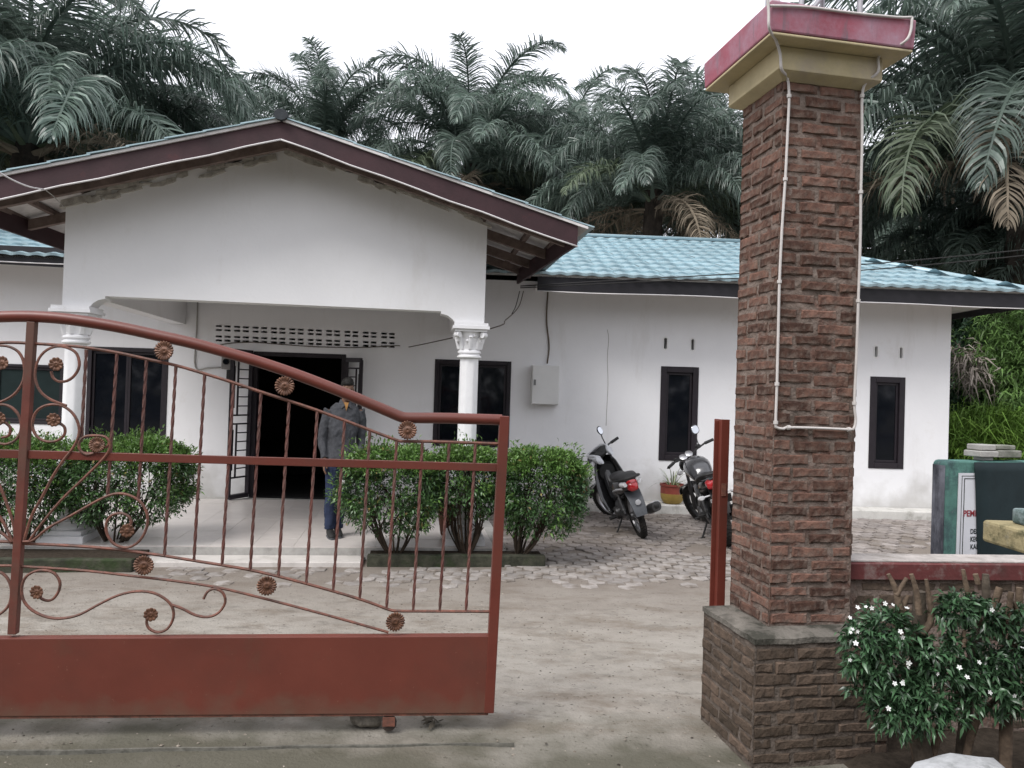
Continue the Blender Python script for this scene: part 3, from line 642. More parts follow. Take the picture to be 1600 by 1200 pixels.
lp = MB(); lp.extr([(ud, zd_), (uc, zc_), (ub, zb_), (ua, za)], FG.w, VG - .028, VG + .024); part('lower_panel', lp, m_panel, gate, bevel=.004)
lp = MB(); lp.extr([(ud, zd_ - .012), (uc - .002, zc_ - .012), (uc - .002, zc_ - .0005), (ud, zd_ - .0005)], FG.w, VG - .022, VG + .02); part('bottom_rail', lp, m_rust, gate)
bars = [((135, 546), (127, 690)), ((183, 551), (168, 775)), ((229, 561), (216, 782)), ((275, 571), (257, 868)), ((320, 584), (303, 876)), ((365, 598), (347, 882.5)), ((408, 612), (391, 890)), ((452, 627), (435, 901)), ((496, 641), (478.5, 911.5)), ((538.5, 657), (520.5, 924)), ((578, 672), (562, 936)), ((620, 687), (604, 951)), ((660, 690), (645.5, 954.5)), ((702, 691), (687, 955)), ((743, 692), (728, 955))]
m_bar = mat('worn_twisted_bar_iron', (.12, .042, .033), .55, .3, 9, .2, 90, .35, rand=.15, col2=(.10, .05, .04))
for (a, b) in bars:
    P0, P1 = G(*a), G(*b); n = max(10, int((P1 - P0).length / .007)); mb = MB()
    mb.tube([P0.lerp(P1, i / n) for i in range(n + 1)], .0082, 4, twist=.17); part('twisted_bar', mb, m_bar, gate)
for pts in ([(80, 580), (83, 590), (92, 596), (105, 595), (117, 586), (124, 571), (120, 553), (107, 544), (90, 541), (73, 547), (61, 560), (55.5, 577), (55.5, 593), (62, 610), (75, 622), (90, 629), (104, 634)],
            [(95, 662), (101, 668), (101, 678), (94, 686), (83, 690), (69, 689), (58, 682), (51.5, 670), (51.5, 656), (57, 643), (68, 635), (82, 632), (97, 634), (111, 643), (120, 656), (124, 672), (121, 687), (112, 703), (100, 718), (84, 742), (65, 778), (50, 805), (38, 843)],
            [(36, 846), (52, 844), (75, 825), (112, 805), (140, 789), (165, 776), (185, 771), (205, 775), (221, 786), (230, 804), (229, 825), (218, 845), (200, 855.5), (180, 851), (168, 836), (166, 818), (175, 805), (189, 802), (201, 807), (205, 816), (202, 822)],
            [(165, 700), (171, 692), (165, 683), (150, 680.5), (133, 682), (124, 691), (125, 703), (135, 710), (147, 708)],
            [(172, 690), (171, 702), (160, 718), (130, 748), (95, 782), (62, 822), (46, 845)],
            [(60, 930), (66, 936), (75, 938.5), (84, 935), (92, 923), (93.5, 909), (85, 896), (70, 891), (54, 893), (40, 902), (34, 918), (36, 936), (46, 950), (62, 960), (80, 965.5), (100, 966), (125, 960), (155, 944), (185, 930), (213, 924), (238, 926), (257, 935), (269, 948), (271, 965), (262, 982), (247, 988), (233, 982), (229, 971), (233, 964)],
            [(268, 945), (285, 951), (305, 961), (325, 964), (342, 957), (352, 941), (348, 926), (335, 920), (324, 925), (318, 936)],
            [(-20, 541), (0, 540), (15, 542), (29, 550), (37, 566), (38, 588), (31, 606), (16, 621), (-10, 632), (-40, 640)],
            [(-20, 637), (0, 632), (15, 635), (27, 645), (33, 660), (32, 675), (24, 688), (8, 694), (-10, 690)],
            [(-15, 895), (0, 894), (12, 904), (18, 922), (15, 943), (2, 958), (-20, 966), (-60, 960)],
            [(24, 846), (20, 815), (0, 760), (-25, 715)], [(20, 846), (0, 808), (-30, 775)], [(18, 846), (0, 831), (-40, 812)],
            [(-5, 605), (-14, 596), (-10, 580), (2, 575)], [(8, 660), (16, 668), (14, 680), (2, 684)]):
    gtube('scroll', pts, .0068, m_rust, k=3, n=6, dv=-.012)
def rosette_mesh(r, petals):
    mb = MB(); N = petals * 4; vs = []
    for i, (q, h, amp) in enumerate(((.0, .0, 0), (.22, -.30, .0), (.30, -.06, .02), (.62, -.16, .05), (.9, -.30, .10), (1.0, -.22, .12), (.92, -.08, .1), (.3, .06, 0))):
        for j in range(N):
            t = 2 * math.pi * j / N; k = q * (1 - amp + amp * abs(math.cos(petals * t / 2))); hh = h * .55 - .10 * (q > .4) * (math.cos(petals * t) * .5)
            vs.append((r * k * math.cos(t), r * hh, r * k * math.sin(t)))
    mb.add(vs, [(i*N+j, i*N+(j+1) % N, (i+1)*N+(j+1) % N, (i+1)*N+j) for i in range(7) for j in range(N)]); return mb
rb = rosette_mesh(.049, 20).mesh('rosette', True); rs = rosette_mesh(.034, 10).mesh('rosette', True)
m_bronze.node_tree.nodes  # shared
for me in (rb, rs): me.materials.append(m_bronze)
for x, y, big in ((257, 548, 1), (445, 603, 1), (637, 672, 1), (225, 883, 1), (417, 915, 1), (617.5, 971, 1), (88, 569, 0), (84, 656, 0), (4, 567, 0), (-2, 654, 0), (152, 695, 1), (199, 829, 0), (58, 925, 0), (236, 960, 0)):
    part('rosette', rb if big else rs, None, gate, Matrix.Translation(G(x, y, -.035 if not big else -.02)) @ FG.m @ Matrix.Rotation(rnd.uniform(-.2, .2), 4, 'Z') @ Matrix.Rotation(rnd.random() * 6, 4, 'Y') @ (Matrix.Scale(.8, 4) if x == 152 else Matrix()))
p = G(608, 1122); wl = MB(); wl.lathe([(.012, -.02), (.034, -.02), (.038, -.012), (.030, 0), (.038, .012), (.034, .02), (.012, .02)], 18, Matrix.Translation((p.x, p.y, .034)) @ FG.m @ Matrix.Rotation(R(90), 4, 'X'))
wh = part('wheel', wl, mat('dark_worn_wheel', (.05, .038, .032), .6, .3, 14, .2, 80, .3), gate, smooth=True, auto=40)
mb = MB(); q = FG.i @ p; mb.extr([(q.x - .03, .03), (q.x + .03, .03), (q.x + .03, zc_ - .012), (q.x - .03, zc_ - .012)], FG.w, VG - .035, VG - .029); part('wheel_bracket', mb, m_rust, gate)
# wedge under the gate
def lump(name, c, size, seed, m, sub=3, amp=.25, rot=0, sq=3.0):
    bm = bmesh.new(); bmesh.ops.create_icosphere(bm, subdivisions=sub, radius=1)
    for v in bm.verts:
        d = v.co.normalized(); k = (abs(d.x) ** sq + abs(d.y) ** sq + abs(d.z) ** sq) ** (-1 / sq); nn = noise.fractal(d * 1.5 + Vector((seed, seed * 2, 0)), 1, 2, 4)
        v.co = Vector((d.x * size[0], d.y * size[1], d.z * size[2])) * k * (1 + amp * nn)
    me = bpy.data.meshes.new(name); bm.to_mesh(me); bm.free(); me.polygons.foreach_set('use_smooth', [True] * len(me.polygons)); me.materials.append(m); me.set_sharp_from_angle(angle=R(35))
    o = bpy.data.objects.new(name, me); link(o, None, Matrix.Translation(c) @ Matrix.Rotation(rot, 4, 'Z')); return o
q = at_z(571, 1137, 0)
tag(lump('stone', q + Vector((0, .05, .035)), (.085, .06, .042), 2, mat('dark_stone', (.10, .09, .075), .95, .35, 14, .8, 60, .15, col2=(.22, .2, .17)), amp=.16), 'dark squared stone wedged under the bottom of the red gate', 'stone')
# dry leaf litter before the gate
lf = MB(); rg = random.Random(9)
for k in range(10):
    q = at_z(678 + rg.gauss(0, 9), 1128 + rg.gauss(0, 4), .0); a = rg.random() * 6.3; L_ = rg.uniform(.02, .045); d = Vector((math.cos(a), math.sin(a), 0)); n_ = Vector((-d.y, d.x, 0)) * .35
    lf.add([q - d * L_, q + n_ * L_ + Vector((0, 0, .012)), q + d * L_ + Vector((0, 0, .02)), q - n_ * L_ + Vector((0, 0, .004))], [(0, 1, 2, 3)])
tag(part('leaf_litter', lf, mat('dead_leaf', (.06, .05, .035), .9, .3)), 'small clump of dead leaves on the concrete before the gate', 'leaves')

# ------------------------------------------------------------------ gate receiver post
q = FB.i @ at_y(1121, 800, 4.36)
post = thing('receiver_post', 'red steel channel post standing beside the brick pillar', 'gate post', FB.w(q.x, q.y, 0))
pz = FB.uz(1126, 655, q.y)[1]
mb = MB(); mb.extr([(q.x - .006, 0), (q.x + .043, 0), (q.x + .043, pz), (q.x - .006, pz)], FB.w, q.y - .035, q.y - .027); mb.extr([(q.x - .006, 0), (q.x + .000, 0), (q.x + .000, pz), (q.x - .006, pz)], FB.w, q.y - .0265, q.y + .06)
mb.extr([(q.x - .030, 0), (q.x - .0065, 0), (q.x - .0065, pz - .01), (q.x - .030, pz - .01)], FB.w, q.y + .0, q.y + .008)
part('channel', mb, m_red, post, bevel=.0015)
mb = MB(); mb.extr([(q.x + .002, pz - .43), (q.x + .03, pz - .43), (q.x + .03, pz - .36), (q.x + .002, pz - .36)], FB.w, q.y - .040, q.y - .0355); part('latch_plate', mb, m_rust, post)

# ------------------------------------------------------------------ brick pillar
u0, v0, u1, v1 = 1.984, 3.453, 2.43, 3.855; PB, PT = .60, 3.29
pil = thing('brick_pillar', 'tall rough brick gate pillar with pink and yellow cap', 'pillar', FB.w((u0 + u1) / 2, (v0 + v1) / 2, 0))
def rough_face(mb, fa, fb_, z0, z1, normal, step=.02, amp=.007, base=-.007):
    """vertical face from (u,v) fa to fb, displaced"""
    L_ = math.hypot(fb_[0] - fa[0], fb_[1] - fa[1]); nx = max(2, int(L_ / step)); nz = max(2, int((z1 - z0) / step)); vs = []
    for j in range(nz + 1):
        for i in range(nx + 1):
            u = fa[0] + (fb_[0] - fa[0]) * i / nx; v = fa[1] + (fb_[1] - fa[1]) * i / nx; z = z0 + (z1 - z0) * j / nz
            e = 0 if i in (0, nx) else amp * noise.fractal(Vector((u * 14, v * 14, z * 18)), 1, 2, 3) + base
            if i in (0, nx): e = base + amp * .4 * noise.noise(Vector((0, 0, z * 20)))
            vs.append(FB.w(u + normal[0] * e, v + normal[1] * e, z))
    mb.add(vs, [(j*(nx+1)+i, j*(nx+1)+i+1, (j+1)*(nx+1)+i+1, (j+1)*(nx+1)+i) for j in range(nz) for i in range(nx)])
def core(u0, v0, u1, v1, z0, z1, name, m, amp=.007, base=-.007):
    mb = MB(); rough_face(mb, (u0, v0), (u1, v0), z0, z1, (0, -1), .02, amp, base); rough_face(mb, (u0, v1), (u0, v0), z0, z1, (-1, 0), .02, amp, base)
    rough_face(mb, (u1, v0), (u1, v1), z0, z1, (1, 0), .03, amp, base); rough_face(mb, (u1, v1), (u0, v1), z0, z1, (0, 1), .03, amp, base); return part(name, mb, m, pil, smooth=True)
core(u0, v0, u1, v1, PB - .02, PT + .02, 'mortar', m_mort, .0055, -.0045)
def brick_mesh(L_, hh, seed, m, dp=.035):
    """outer face towards -y, centred, rough chamfered arris"""
    rr = random.Random(seed); mb = MB(); n = 4; ch = .005; vs = []
    for (y, ins) in ((dp, 0), (.002, 0), (-.003, ch)):
        for (zz) in (-1, 1):
            for i in range(n + 1):
                x = (-L_ / 2 + ins) + (L_ - 2 * ins) * i / n; vs.append((x + rr.uniform(-.003, .003), y + (rr.uniform(-.003, .003) if y <= 0 else 0), zz * (hh / 2 - ins) + rr.uniform(-.0035, .0035)))
    k = n + 1; fs = []
    for a in range(2):
        o = a * 2 * k
        for i in range(n): fs += [(o+i, o+i+1, o+2*k+i+1, o+2*k+i), (o+k+i, o+k+i+1, o+3*k+i+1, o+3*k+i)]
        fs += [(o, o+k, o+3*k, o+2*k), (o+k-1, o+2*k-1, o+4*k-1, o+3*k-1)]
    o = 4 * k
    for i in range(n): fs.append((o+i, o+i+1, o+k+i+1, o+k+i))
    mb.add(vs, fs); me = mb.mesh('brick'); me.materials.append(m); return me
BM = {(L_, k): brick_mesh(L_, .043, 10 * k + int(L_ * 100), m_brick) for L_ in (.10, .2) for k in range(6)}
BMp = {(L_, k): brick_mesh(L_, .044, 10 * k + int(L_ * 100), m_plinthb) for L_ in (.10, .2) for k in range(6)}
stuffb = MB(); nb = 0
def lay(face, z, off, L_total, lib, jit, indiv=True):
    """face: (corner (u,v), direction, rotation)"""
    global nb
    (cu, cv), (dx, dy), rot = face; s = off
    while s < L_total - .04:
        L_ = .2 if s + .2 <= L_total + .03 else .10
        if s < 0: L_ = .2
        a, b = max(s, 0.0), min(s + L_, L_total)
        if b - a < .04: s += L_ + .016; continue
        ln = b - a - .008; key = .2 if ln > .13 else .10; me = lib[(key, rnd.randrange(6))]
        c = (a + b) / 2; pr = rnd.uniform(-jit, jit)
        M = FB.m @ Matrix.Translation((cu + dx * c - dy * -0 , cv + dy * c, z + rnd.uniform(-.006, .006))) @ Matrix.Rotation(rot + rnd.uniform(-.012, .012), 4, 'Z') @ Matrix.Rotation(rnd.uniform(-.018, .018), 4, 'Y') @ Matrix.Translation((0, pr, 0)) @ Matrix.Diagonal((ln / key, 1, rnd.uniform(.92, 1.2), 1))
        if indiv and nb < 298: part('brick', me, None, pil, M); nb += 1
        else: stuffb.add([M @ q.co for q in me.vertices], [tuple(p_.vertices) for p_ in me.polygons])
        s += L_ + .014 + rnd.uniform(-.006, .01)
zc = PB + .035; k = 0; W_, D_p = u1 - u0, v1 - v0; ch_ = .0652
while zc < PT - .02:
    o = (0, -.1)[k % 2] + rnd.uniform(-.012, .012)
    lay(((u0, v0), (1, 0), 0), zc, o, W_, BM, .0035); lay(((u0, v1), (0, -1), -math.pi / 2), zc, (-.1, 0)[k % 2], D_p, BM, .0035)
    lay(((u1, v0), (0, 1), math.pi / 2), zc, o, D_p, BM, .006, False); lay(((u1, v1), (-1, 0), math.pi), zc, o, W_, BM, .006, False)
    zc += ch_ + rnd.uniform(-.003, .003); k += 1
# plinth
p0u, p0v, p1u, p1v = 1.838, 3.309, 2.55, 3.86
core(p0u, p0v, p1u, p1v, -.05, PB - .02, 'plinth_mortar', m_mort2, .005, -.004)
zc = .03; k = 0
while zc < PB - .035:
    o = (0, -.1)[k % 2] + rnd.uniform(-.012, .012)
    lay(((p0u, p0v), (1, 0), 0), zc, o, p1u - p0u, BMp, .003); lay(((p0u, p1v), (0, -1), -math.pi / 2), zc, (-.1, 0)[k % 2], p1v - p0v, BMp, .0035)
    lay(((p1u, p0v), (0, 1), math.pi / 2), zc, o, p1v - p0v, BMp, .005, False); lay(((p1u, p1v), (-1, 0), math.pi), zc, o, p1u - p0u, BMp, .005, False)
    zc += .0605; k += 1
part('brick_filling', stuffb, m_brick, pil, kind='stuff')
pt = MB(); N = 14; vs = []          # plinth top: mortar bed with a broken edge
for j in range(N + 1):
    for i in range(N + 1):
        u = p0u - .005 + (p1u - p0u + .010) * i / N; v = p0v - .005 + (p1v - p0v + .010) * j / N; e = .006 * noise.noise(Vector((u * 9, v * 9, 0))); r_ = .010 if i in (0, N) or j in (0, N) else 0
        vs.append(FB.w(u + (.008 * noise.noise(Vector((u * 30, v * 30, 1)))) * (r_ > 0), v + .008 * noise.noise(Vector((u * 30, v * 30, 2))) * (r_ > 0), PB + e - r_))
fs = [(j*(N+1)+i, j*(N+1)+i+1, (j+1)*(N+1)+i+1, (j+1)*(N+1)+i) for j in range(N) for i in range(N)]
rim = [i for i in range(N + 1)] + [j*(N+1)+N for j in range(1, N + 1)] + [N*(N+1)+i for i in range(N - 1, -1, -1)] + [j*(N+1) for j in range(N - 1, 0, -1)]
nb_ = len(vs); vs += [Vector(vs[i]) - Vector((0, 0, .026)) for i in rim]; m_ = len(rim)
fs += [(rim[a], nb_ + a, nb_ + (a + 1) % m_, rim[(a + 1) % m_]) for a in range(m_)]
pt.add(vs, fs); part('plinth_top', pt, mat('weathered_plinth_cement', (.10, .092, .08), .95, .3, 12, .8, 50, .12, col2=(.22, .20, .175), extra=patches((.025, .026, .02), 6, .46, .60, amt=.85)), pil, smooth=True, auto=50)
# cap
o1, o2 = .06, .158
mb = MB(); mb.hexa([FB.w(u0 - .005, v0 - .005, PT - .01), FB.w(u1 + .005, v0 - .005, PT - .01), FB.w(u1 + .005, v1 + .005, PT - .01), FB.w(u0 - .005, v1 + .005, PT - .01), FB.w(u0 - o1, v0 - o1, PT + .02), FB.w(u1 + o1, v0 - o1, PT + .02), FB.w(u1 + o1, v1 + o1, PT + .02), FB.w(u0 - o1, v1 + o1, PT + .02)])
mb.extr([(u0 - o1, PT + .021), (u1 + o1, PT + .021), (u1 + o1, PT + .135), (u0 - o1, PT + .135)], FB.w, v0 - o1, v1 + o1)
mb.extr([(u0 - o2 + .004, PT + .136), (u1 + o2 - .004, PT + .136), (u1 + o2 - .004, PT + .15), (u0 - o2 + .004, PT + .15)], FB.w, v0 - o2 + .004, v1 + o2 - .004)
part('cap_soffit', mb, m_yellow, pil, bevel=.005)
mb = MB(); zq = PT + .152
mb.hexa([FB.w(u0 - o2, v0 - o2, zq), FB.w(u1 + o2, v0 - o2, zq), FB.w(u1 + o2, v1 + o2, zq), FB.w(u0 - o2, v1 + o2, zq), FB.w(u0 - o2 - .006, v0 - o2 - .006, zq + .142), FB.w(u1 + o2 + .006, v0 - o2 - .006, zq + .142), FB.w(u1 + o2 + .006, v1 + o2 + .006, zq + .142), FB.w(u0 - o2 - .006, v1 + o2 + .006, zq + .142)])
part('cap_slab', mb, m_capred, pil, bevel=.008)
# conduit stapled down the pillar
def FBp(px, py, v): return FB.at(px, py, v)
vf = v0 - .018
cpts = [FBp(1199, -10, v0 - o2 - .02), FBp(1201, 20, v0 - o2 - .02), FBp(1202, 45, v0 - o2 - .02), FBp(1212, 62, v0 - .11), FBp(1219, 85, v0 - o1 - .015), FBp(1221, 108, v0 - o1 - .015), FBp(1230, 121, vf), FBp(1233, 150, vf), FBp(1231, 200, vf), FBp(1227, 280, vf), FBp(1222, 355, vf), FBp(1218, 440, vf), FBp(1216, 520, vf), FBp(1214, 600, vf), FBp(1212, 660, vf), FBp(1214, 668, vf), FBp(1224, 670, vf), FBp(1232, 668, vf), FBp(1280, 669, vf), FBp(1326, 671, vf), FBp(1334, 669, vf), FBp(1337, 655, vf), FBp(1335, 630, vf), FBp(1338, 560, vf), FBp(1341, 470, vf), FBp(1344, 380, vf), FBp(1345, 300, vf), FBp(1347, 220, vf), FBp(1347, 150, vf), FBp(1354, 128, v0 - .04), FBp(1372, 112, v0 - o1 - .015), FBp(1373, 88, v0 - o1 - .015), FBp(1393, 77, v0 - .12), FBp(1415, 64, v0 - o2 - .015), FBp(1423, 48, v0 - o2 - .015), FBp(1425, 27, v0 - o2 - .014)]
mb = MB(); mb.tube(catmull(cpts, 4), .0068, 8); part('conduit', mb, m_pipe, pil, smooth=True)
for i in (7, 9, 11, 13, 14, 17, 19, 22, 24, 26, 28):
    p_ = cpts[i]; d_ = (cpts[i + 1] - cpts[i - 1]).normalized(); mb = MB(); mb.tube([p_ - d_ * .008, p_ + d_ * .008], .0115, 8); part('conduit_clip', mb, m_pipe, pil, smooth=True, auto=40)
mb = MB(); mb.tube(catmull([FBp(1201, 9, v0 - o2 - .014), FBp(1260, 11, v0 - o2 - .014), FBp(1330, 20, v0 - o2 - .014), FBp(1400, 27, v0 - o2 - .014), FBp(1425, 27, v0 - o2 - .014)], 4), .0065, 6); part('conduit', mb, m_pipe, pil, smooth=True)
# lamp cage standing on the cap
lz = zq + .143; lc = thing('lamp_frame', 'grey metal legs of a lamp frame on top of the pillar cap', 'lamp', FB.w((u0 + u1) / 2, (v0 + v1) / 2, lz))
m_galv = mat('grey_galvanised_steel', (.36, .36, .38), .5, .15, 10, 0, 40, .4, metal=.4)
for a, b in ((u0 + .10, v0 + .02), (u1 - .02, v0 + .02), (u0 + .10, v1 - .05), (u1 - .02, v1 - .05)):
    mb = MB(); mb.tube([FB.w(a, b, lz), FB.w(a, b, lz + .5)], .014, 8); part('leg', mb, m_galv, lc, smooth=True, auto=40)
mb = MB(); mb.tube([FB.w(u0 + .10, v0 + .02, lz), FB.w(u1 - .02, v0 + .02, lz + .45)], .012, 8); part('brace', mb, m_galv, lc, smooth=True, auto=40)
mb = MB(); mb.extr([(u0 + .06, lz + .5), (u1 + .02, lz + .5), (u1 + .02, lz + .52), (u0 + .06, lz + .52)], FB.w, v0 - .02, v1); part('top_plate', mb, m_galv, lc)
mb = MB(); mb.extr([(u0 - .14, lz), (u0 - .08, lz), (u0 - .08, lz + .22), (u0 - .14, lz + .22)], FB.w, v0 - .10, v0 - .07); tag(part('white_block', mb, m_cablew, None, bevel=.006), 'white upright plate on the left front of the pillar cap', 'plate')

# grit, pebbles and bits of leaf lying on the yard
gr_ = np.random.default_rng(12); mbg = MB()
for k in range(5200):
    x = gr_.uniform(-4.5, 5.0); y = 2.9 + 7.5 * gr_.random() ** 1.3; q = FP.i @ Vector((x, y, 0))
    if (q.x < 1.05 and q.y > 7.4) or noise.noise(Vector((x * .8, y * .8, 9))) < -.12: continue
    r = gr_.uniform(.003, .009) * (1.6 if gr_.random() < .06 else 1); z = gz(x, y) - .012 + .012 * (noise.noise(Vector((x * .7, y * .7, 3))) - .2) - (.012 if (FG.i @ Vector((x, y, 0))).y < 3.74 else 0)
    a = gr_.random() * 6.28; vs = [(x + math.cos(a + j * 1.571) * r * gr_.uniform(.6, 1.5), y + math.sin(a + j * 1.571) * r * gr_.uniform(.6, 1.5), z) for j in range(4)] + [(x, y, z + r * gr_.uniform(.3, .9))]
    mbg.add(vs, [(0, 1, 4), (1, 2, 4), (2, 3, 4), (3, 0, 4)])
tag(part('grit', mbg, mat('grit', (.10, .085, .068), .95, .3, 30, 0, 40, .1, island=.75, col2=(.22, .195, .165))), kind='stuff')
# ------------------------------------------------------------------ boundary wall right of the pillar
bv = 3.75; bw_u0 = (FG.i @ FB.w(u1 + .01, v0 + .25, 0)).x; bw_u1 = 4.6; bz = .80
bwall = thing('boundary_wall', 'low dark brick boundary wall with red painted coping right of the brick pillar', 'wall', FG.w((bw_u0 + bw_u1) / 2, bv + .1, 0))
mb = MB(); mb.extr([(bw_u0 + .02, -.1), (bw_u1, -.1), (bw_u1, bz), (bw_u0 + .02, bz)], FG.w, bv + .028, bv + .17); part('mortar', mb, m_mort, bwall)
mb = MB(); n = 40; vs = []
for i in range(n + 1):
    u = bw_u0 + (bw_u1 - bw_u0) * i / n; e = .004 * noise.noise(Vector((u * 7, 0, 0)))
    vs += [FG.w(u, bv + e, bz), FG.w(u, bv + e, bz + .078), FG.w(u, bv + .012 + e, bz + .086 + e), FG.w(u, bv + .2, bz + .086 + e), FG.w(u, bv + .2, bz)]
mb.add(vs, [(i*5+j, i*5+(j+1) % 5, (i+1)*5+(j+1) % 5, (i+1)*5+j) for i in range(n) for j in range(5)] + [(0,1,2,3,4), tuple(n*5+j for j in (4,3,2,1,0))])
part('coping', mb, mat('worn_red_coping_paint', (.105, .028, .027), .65, .2, 6, .2, 60, .3, extra=chain(patches((.22, .18, .165), 8, .52, .68, (1, 2, 3), amt=.7), patches((.05, .03, .026), 4, .55, .7, amt=.7))), bwall)
mb = MB(); mb.extr([(bw_u0 + .01, bz + .088), (bw_u1, bz + .088), (bw_u1, bz + .094), (bw_u0 + .01, bz + .094)], FG.w, bv + .014, bv + .196); part('coping_render', mb, mat('grey_coping_render', (.38, .35, .33), .9, .2, 9, .5, 60, .15, extra=patches((.16, .14, .12), 6, .52, .7, amt=.7)), bwall)
z = .03; k = 0
while z < bz - .03:
    s = bw_u0 + .03 - (.1 if k % 2 else 0)
    while s < 3.6:
        M = FG.m @ Matrix.Translation((s + .1, bv + .03 + rnd.uniform(-.005, .005), z)) @ Matrix.Rotation(rnd.uniform(-.012, .012), 4, 'Z')
        if s > bw_u0: part('brick', BMp[(.2, rnd.randrange(6))], None, bwall, M)
        s += .214
    z += .066; k += 1

# ------------------------------------------------------------------ village sign behind the wall
FS = Frame(15); sv = (FS.i @ at_y(1480, 720, 4.72)).y
sgn = thing('name_board', 'green painted concrete sign slab with white notice partly covered by a made-up dark panel', 'sign', at_y(1560, 900, 4.8) * 1)
def S_(px, py, v=None): return FS.uz(px, py, sv if v is None else v)
su0, sz1 = S_(1480, 720); su1 = su0 + 1.25
m_sgreen = mat('peeling_green_paint', (.09, .20, .17), .75, .2, 8, .3, 60, .2, extra=chain(patches((.05, .085, .09), 6, .50, .62, amt=.8), patches((.22, .25, .26), 12, .62, .7, amt=.6)))
mb = MB(); mb.extr([(su0, -.1), (su1, -.1), (su1, sz1 - .02), (su1 - .02, sz1), (su0 + .02, sz1), (su0, sz1 - .02)], FS.w, sv, sv + .115); part('slab', mb, m_sgreen, sgn, bevel=.012, tri=True)
mb = MB(); mb.extr([(su0 - .004, -.05), (su0 - .001, -.05), (su0 - .001, sz1 - .03), (su0 - .004, sz1 - .03)], FS.w, sv + .012, sv + .108); part('slab_edge', mb, mat('streaked_grey_paint', (.15, .155, .18), .8, .3, 9, .2, 60, .15, extra=patches((.035, .036, .045), 7, .45, .6, (0, 0, 0), (1, 1, .25), amt=.85)), sgn)
pu0, pz1 = S_(1497, 739); pz0 = .15; pu1 = su0 + 1.15
mb = MB(); mb.extr([(pu0 - .012, pz0), (pu1, pz0), (pu1, pz1), (pu0, pz1)], FS.w, sv - .008, sv - .002); part('notice_panel', mb, mat('white_notice_panel', (.62, .63, .66), .5, .04, 5, .03, 60, .3), sgn)
m_ink = mat('black_ink', (.012, .02, .02), .6, .1); m_inkr = mat('red_ink', (.25, .02, .03), .6, .1)
for k, (x, w_) in enumerate(((1501.3, .0035), (1505, .005))):
    a, zt_ = S_(x, 743 + k * 4); mb = MB(); mb.extr([(a - .010, pz0 + .01), (a - .010 + w_, pz0 + .01), (a + w_, zt_), (a, zt_)], FS.w, sv - .0095, sv - .0085); mb.extr([(a + w_, zt_ - w_), (pu1 - .02, zt_ - w_), (pu1 - .02, zt_), (a + w_, zt_)], FS.w, sv - .0095, sv - .0085); part('border_line', mb, m_ink, sgn, kind=None)
def text(name, s, M, size, m, parent, depth=.0006, bold=.0, wide=1.0):
    cu = bpy.data.curves.new(name, 'FONT'); cu.body = s; cu.size = size; cu.extrude = depth; cu.offset = bold; cu.resolution_u = 3
    t = bpy.data.objects.new(name, cu); C.objects.link(t); dg = bpy.context.evaluated_depsgraph_get(); me = bpy.data.meshes.new_from_object(t.evaluated_get(dg)); bpy.data.objects.remove(t); bpy.data.curves.remove(cu)
    me.materials.clear(); return part(name, me, m, parent, M @ Matrix.Diagonal((wide, 1, 1, 1)))
RX = Matrix.Rotation(R(90), 4, 'X')
def sign_text(s, x0, y0, x1, y1, m, wide=1.0, bold=.002):
    a, zb0 = S_(x0, y1); c, zt0 = S_(x0, y0); text('lettering', s, FS.m @ Matrix.Translation((a, sv - .0095, zb0)) @ RX, (zt0 - zb0) * 1.42, m, sgn, .0006, bold, wide)
sign_text('PEME', 1503, 797, 1524, 806.5, m_inkr, .93, .0012)
sign_text('DESA', 1514, 826, 1524, 833.5, m_ink, .8, .0008); sign_text('KECA', 1514, 838, 1524, 845.5, m_ink, .8, .0008); sign_text('KABU', 1514, 850, 1524, 857.5, m_ink, .8, .0008); sign_text('KA', 1513, 867, 1524, 874, m_ink, .8, .0008)
sh = MB(); n = 12; vs = []
for j in range(n + 1):
    for i in range(9):
        px = 1519.5 + 5.5 * (j / n) ** .8 + (i / 8) * 150; py = 722 + (j / n) * 175
        q = FS.uz(px, py, sv); vs.append(FS.w(q[0], sv - .012 - .012 * min(1, i / 1.5) - .004 * noise.noise(Vector((i * .9, j * .6, 0))), q[1]))
sh.add(vs, [(j*9+i, j*9+i+1, (j+1)*9+i+1, (j+1)*9+i) for j in range(n) for i in range(8)])
sho = part('blur_panel', sh, mat('dark_teal_blur', (.012, .022, .025), .7, .3, 3, .1, 30, .25), sgn, smooth=True); so_ = sho.modifiers.new('thick', 'SOLIDIFY'); so_.thickness = .004; so_.offset = -1  # dark panel made up for the blurred-out part of the sign

# blocks lying on top of the sign
bl = thing('block_stack', 'weathered grey concrete blocks lying on top of the green sign slab', 'concrete block', FS.w(*S_(1560, 718)[:1], sv + .05, sz1))
m_blk = mat('mossy_grey_block', (.24, .24, .21), .95, .25, 9, .5, 60, .1, extra=patches((.10, .13, .08), 5, .5, .66, amt=.6))
for (x0, y0, x1, y1, a, b, m) in ((1541, 714.5, 1559, 720, .03, .10, m_cablew), (1530, 704, 1559, 714, -.01, .12, m_concrete), (1559.5, 702.5, 1596, 714.3, -.005, .11, m_blk), (1535, 694, 1559, 703.3, .01, .12, m_concrete), (1560, 694.5, 1590, 701.8, .012, .11, m_blk)):
    q0 = S_(x0, y1); q1 = S_(x1, y0); mb = MB(); zz0 = sz1 + .001 + (720 - y1) * .0039; zz1 = sz1 + (720 - y0) * .0039; mb.extr([(q0[0], zz0), (q1[0], zz0), (q1[0], zz1), (q0[0], zz1)], FS.w, sv + a, sv + b); part('block', mb, m, bl, bevel=.006)

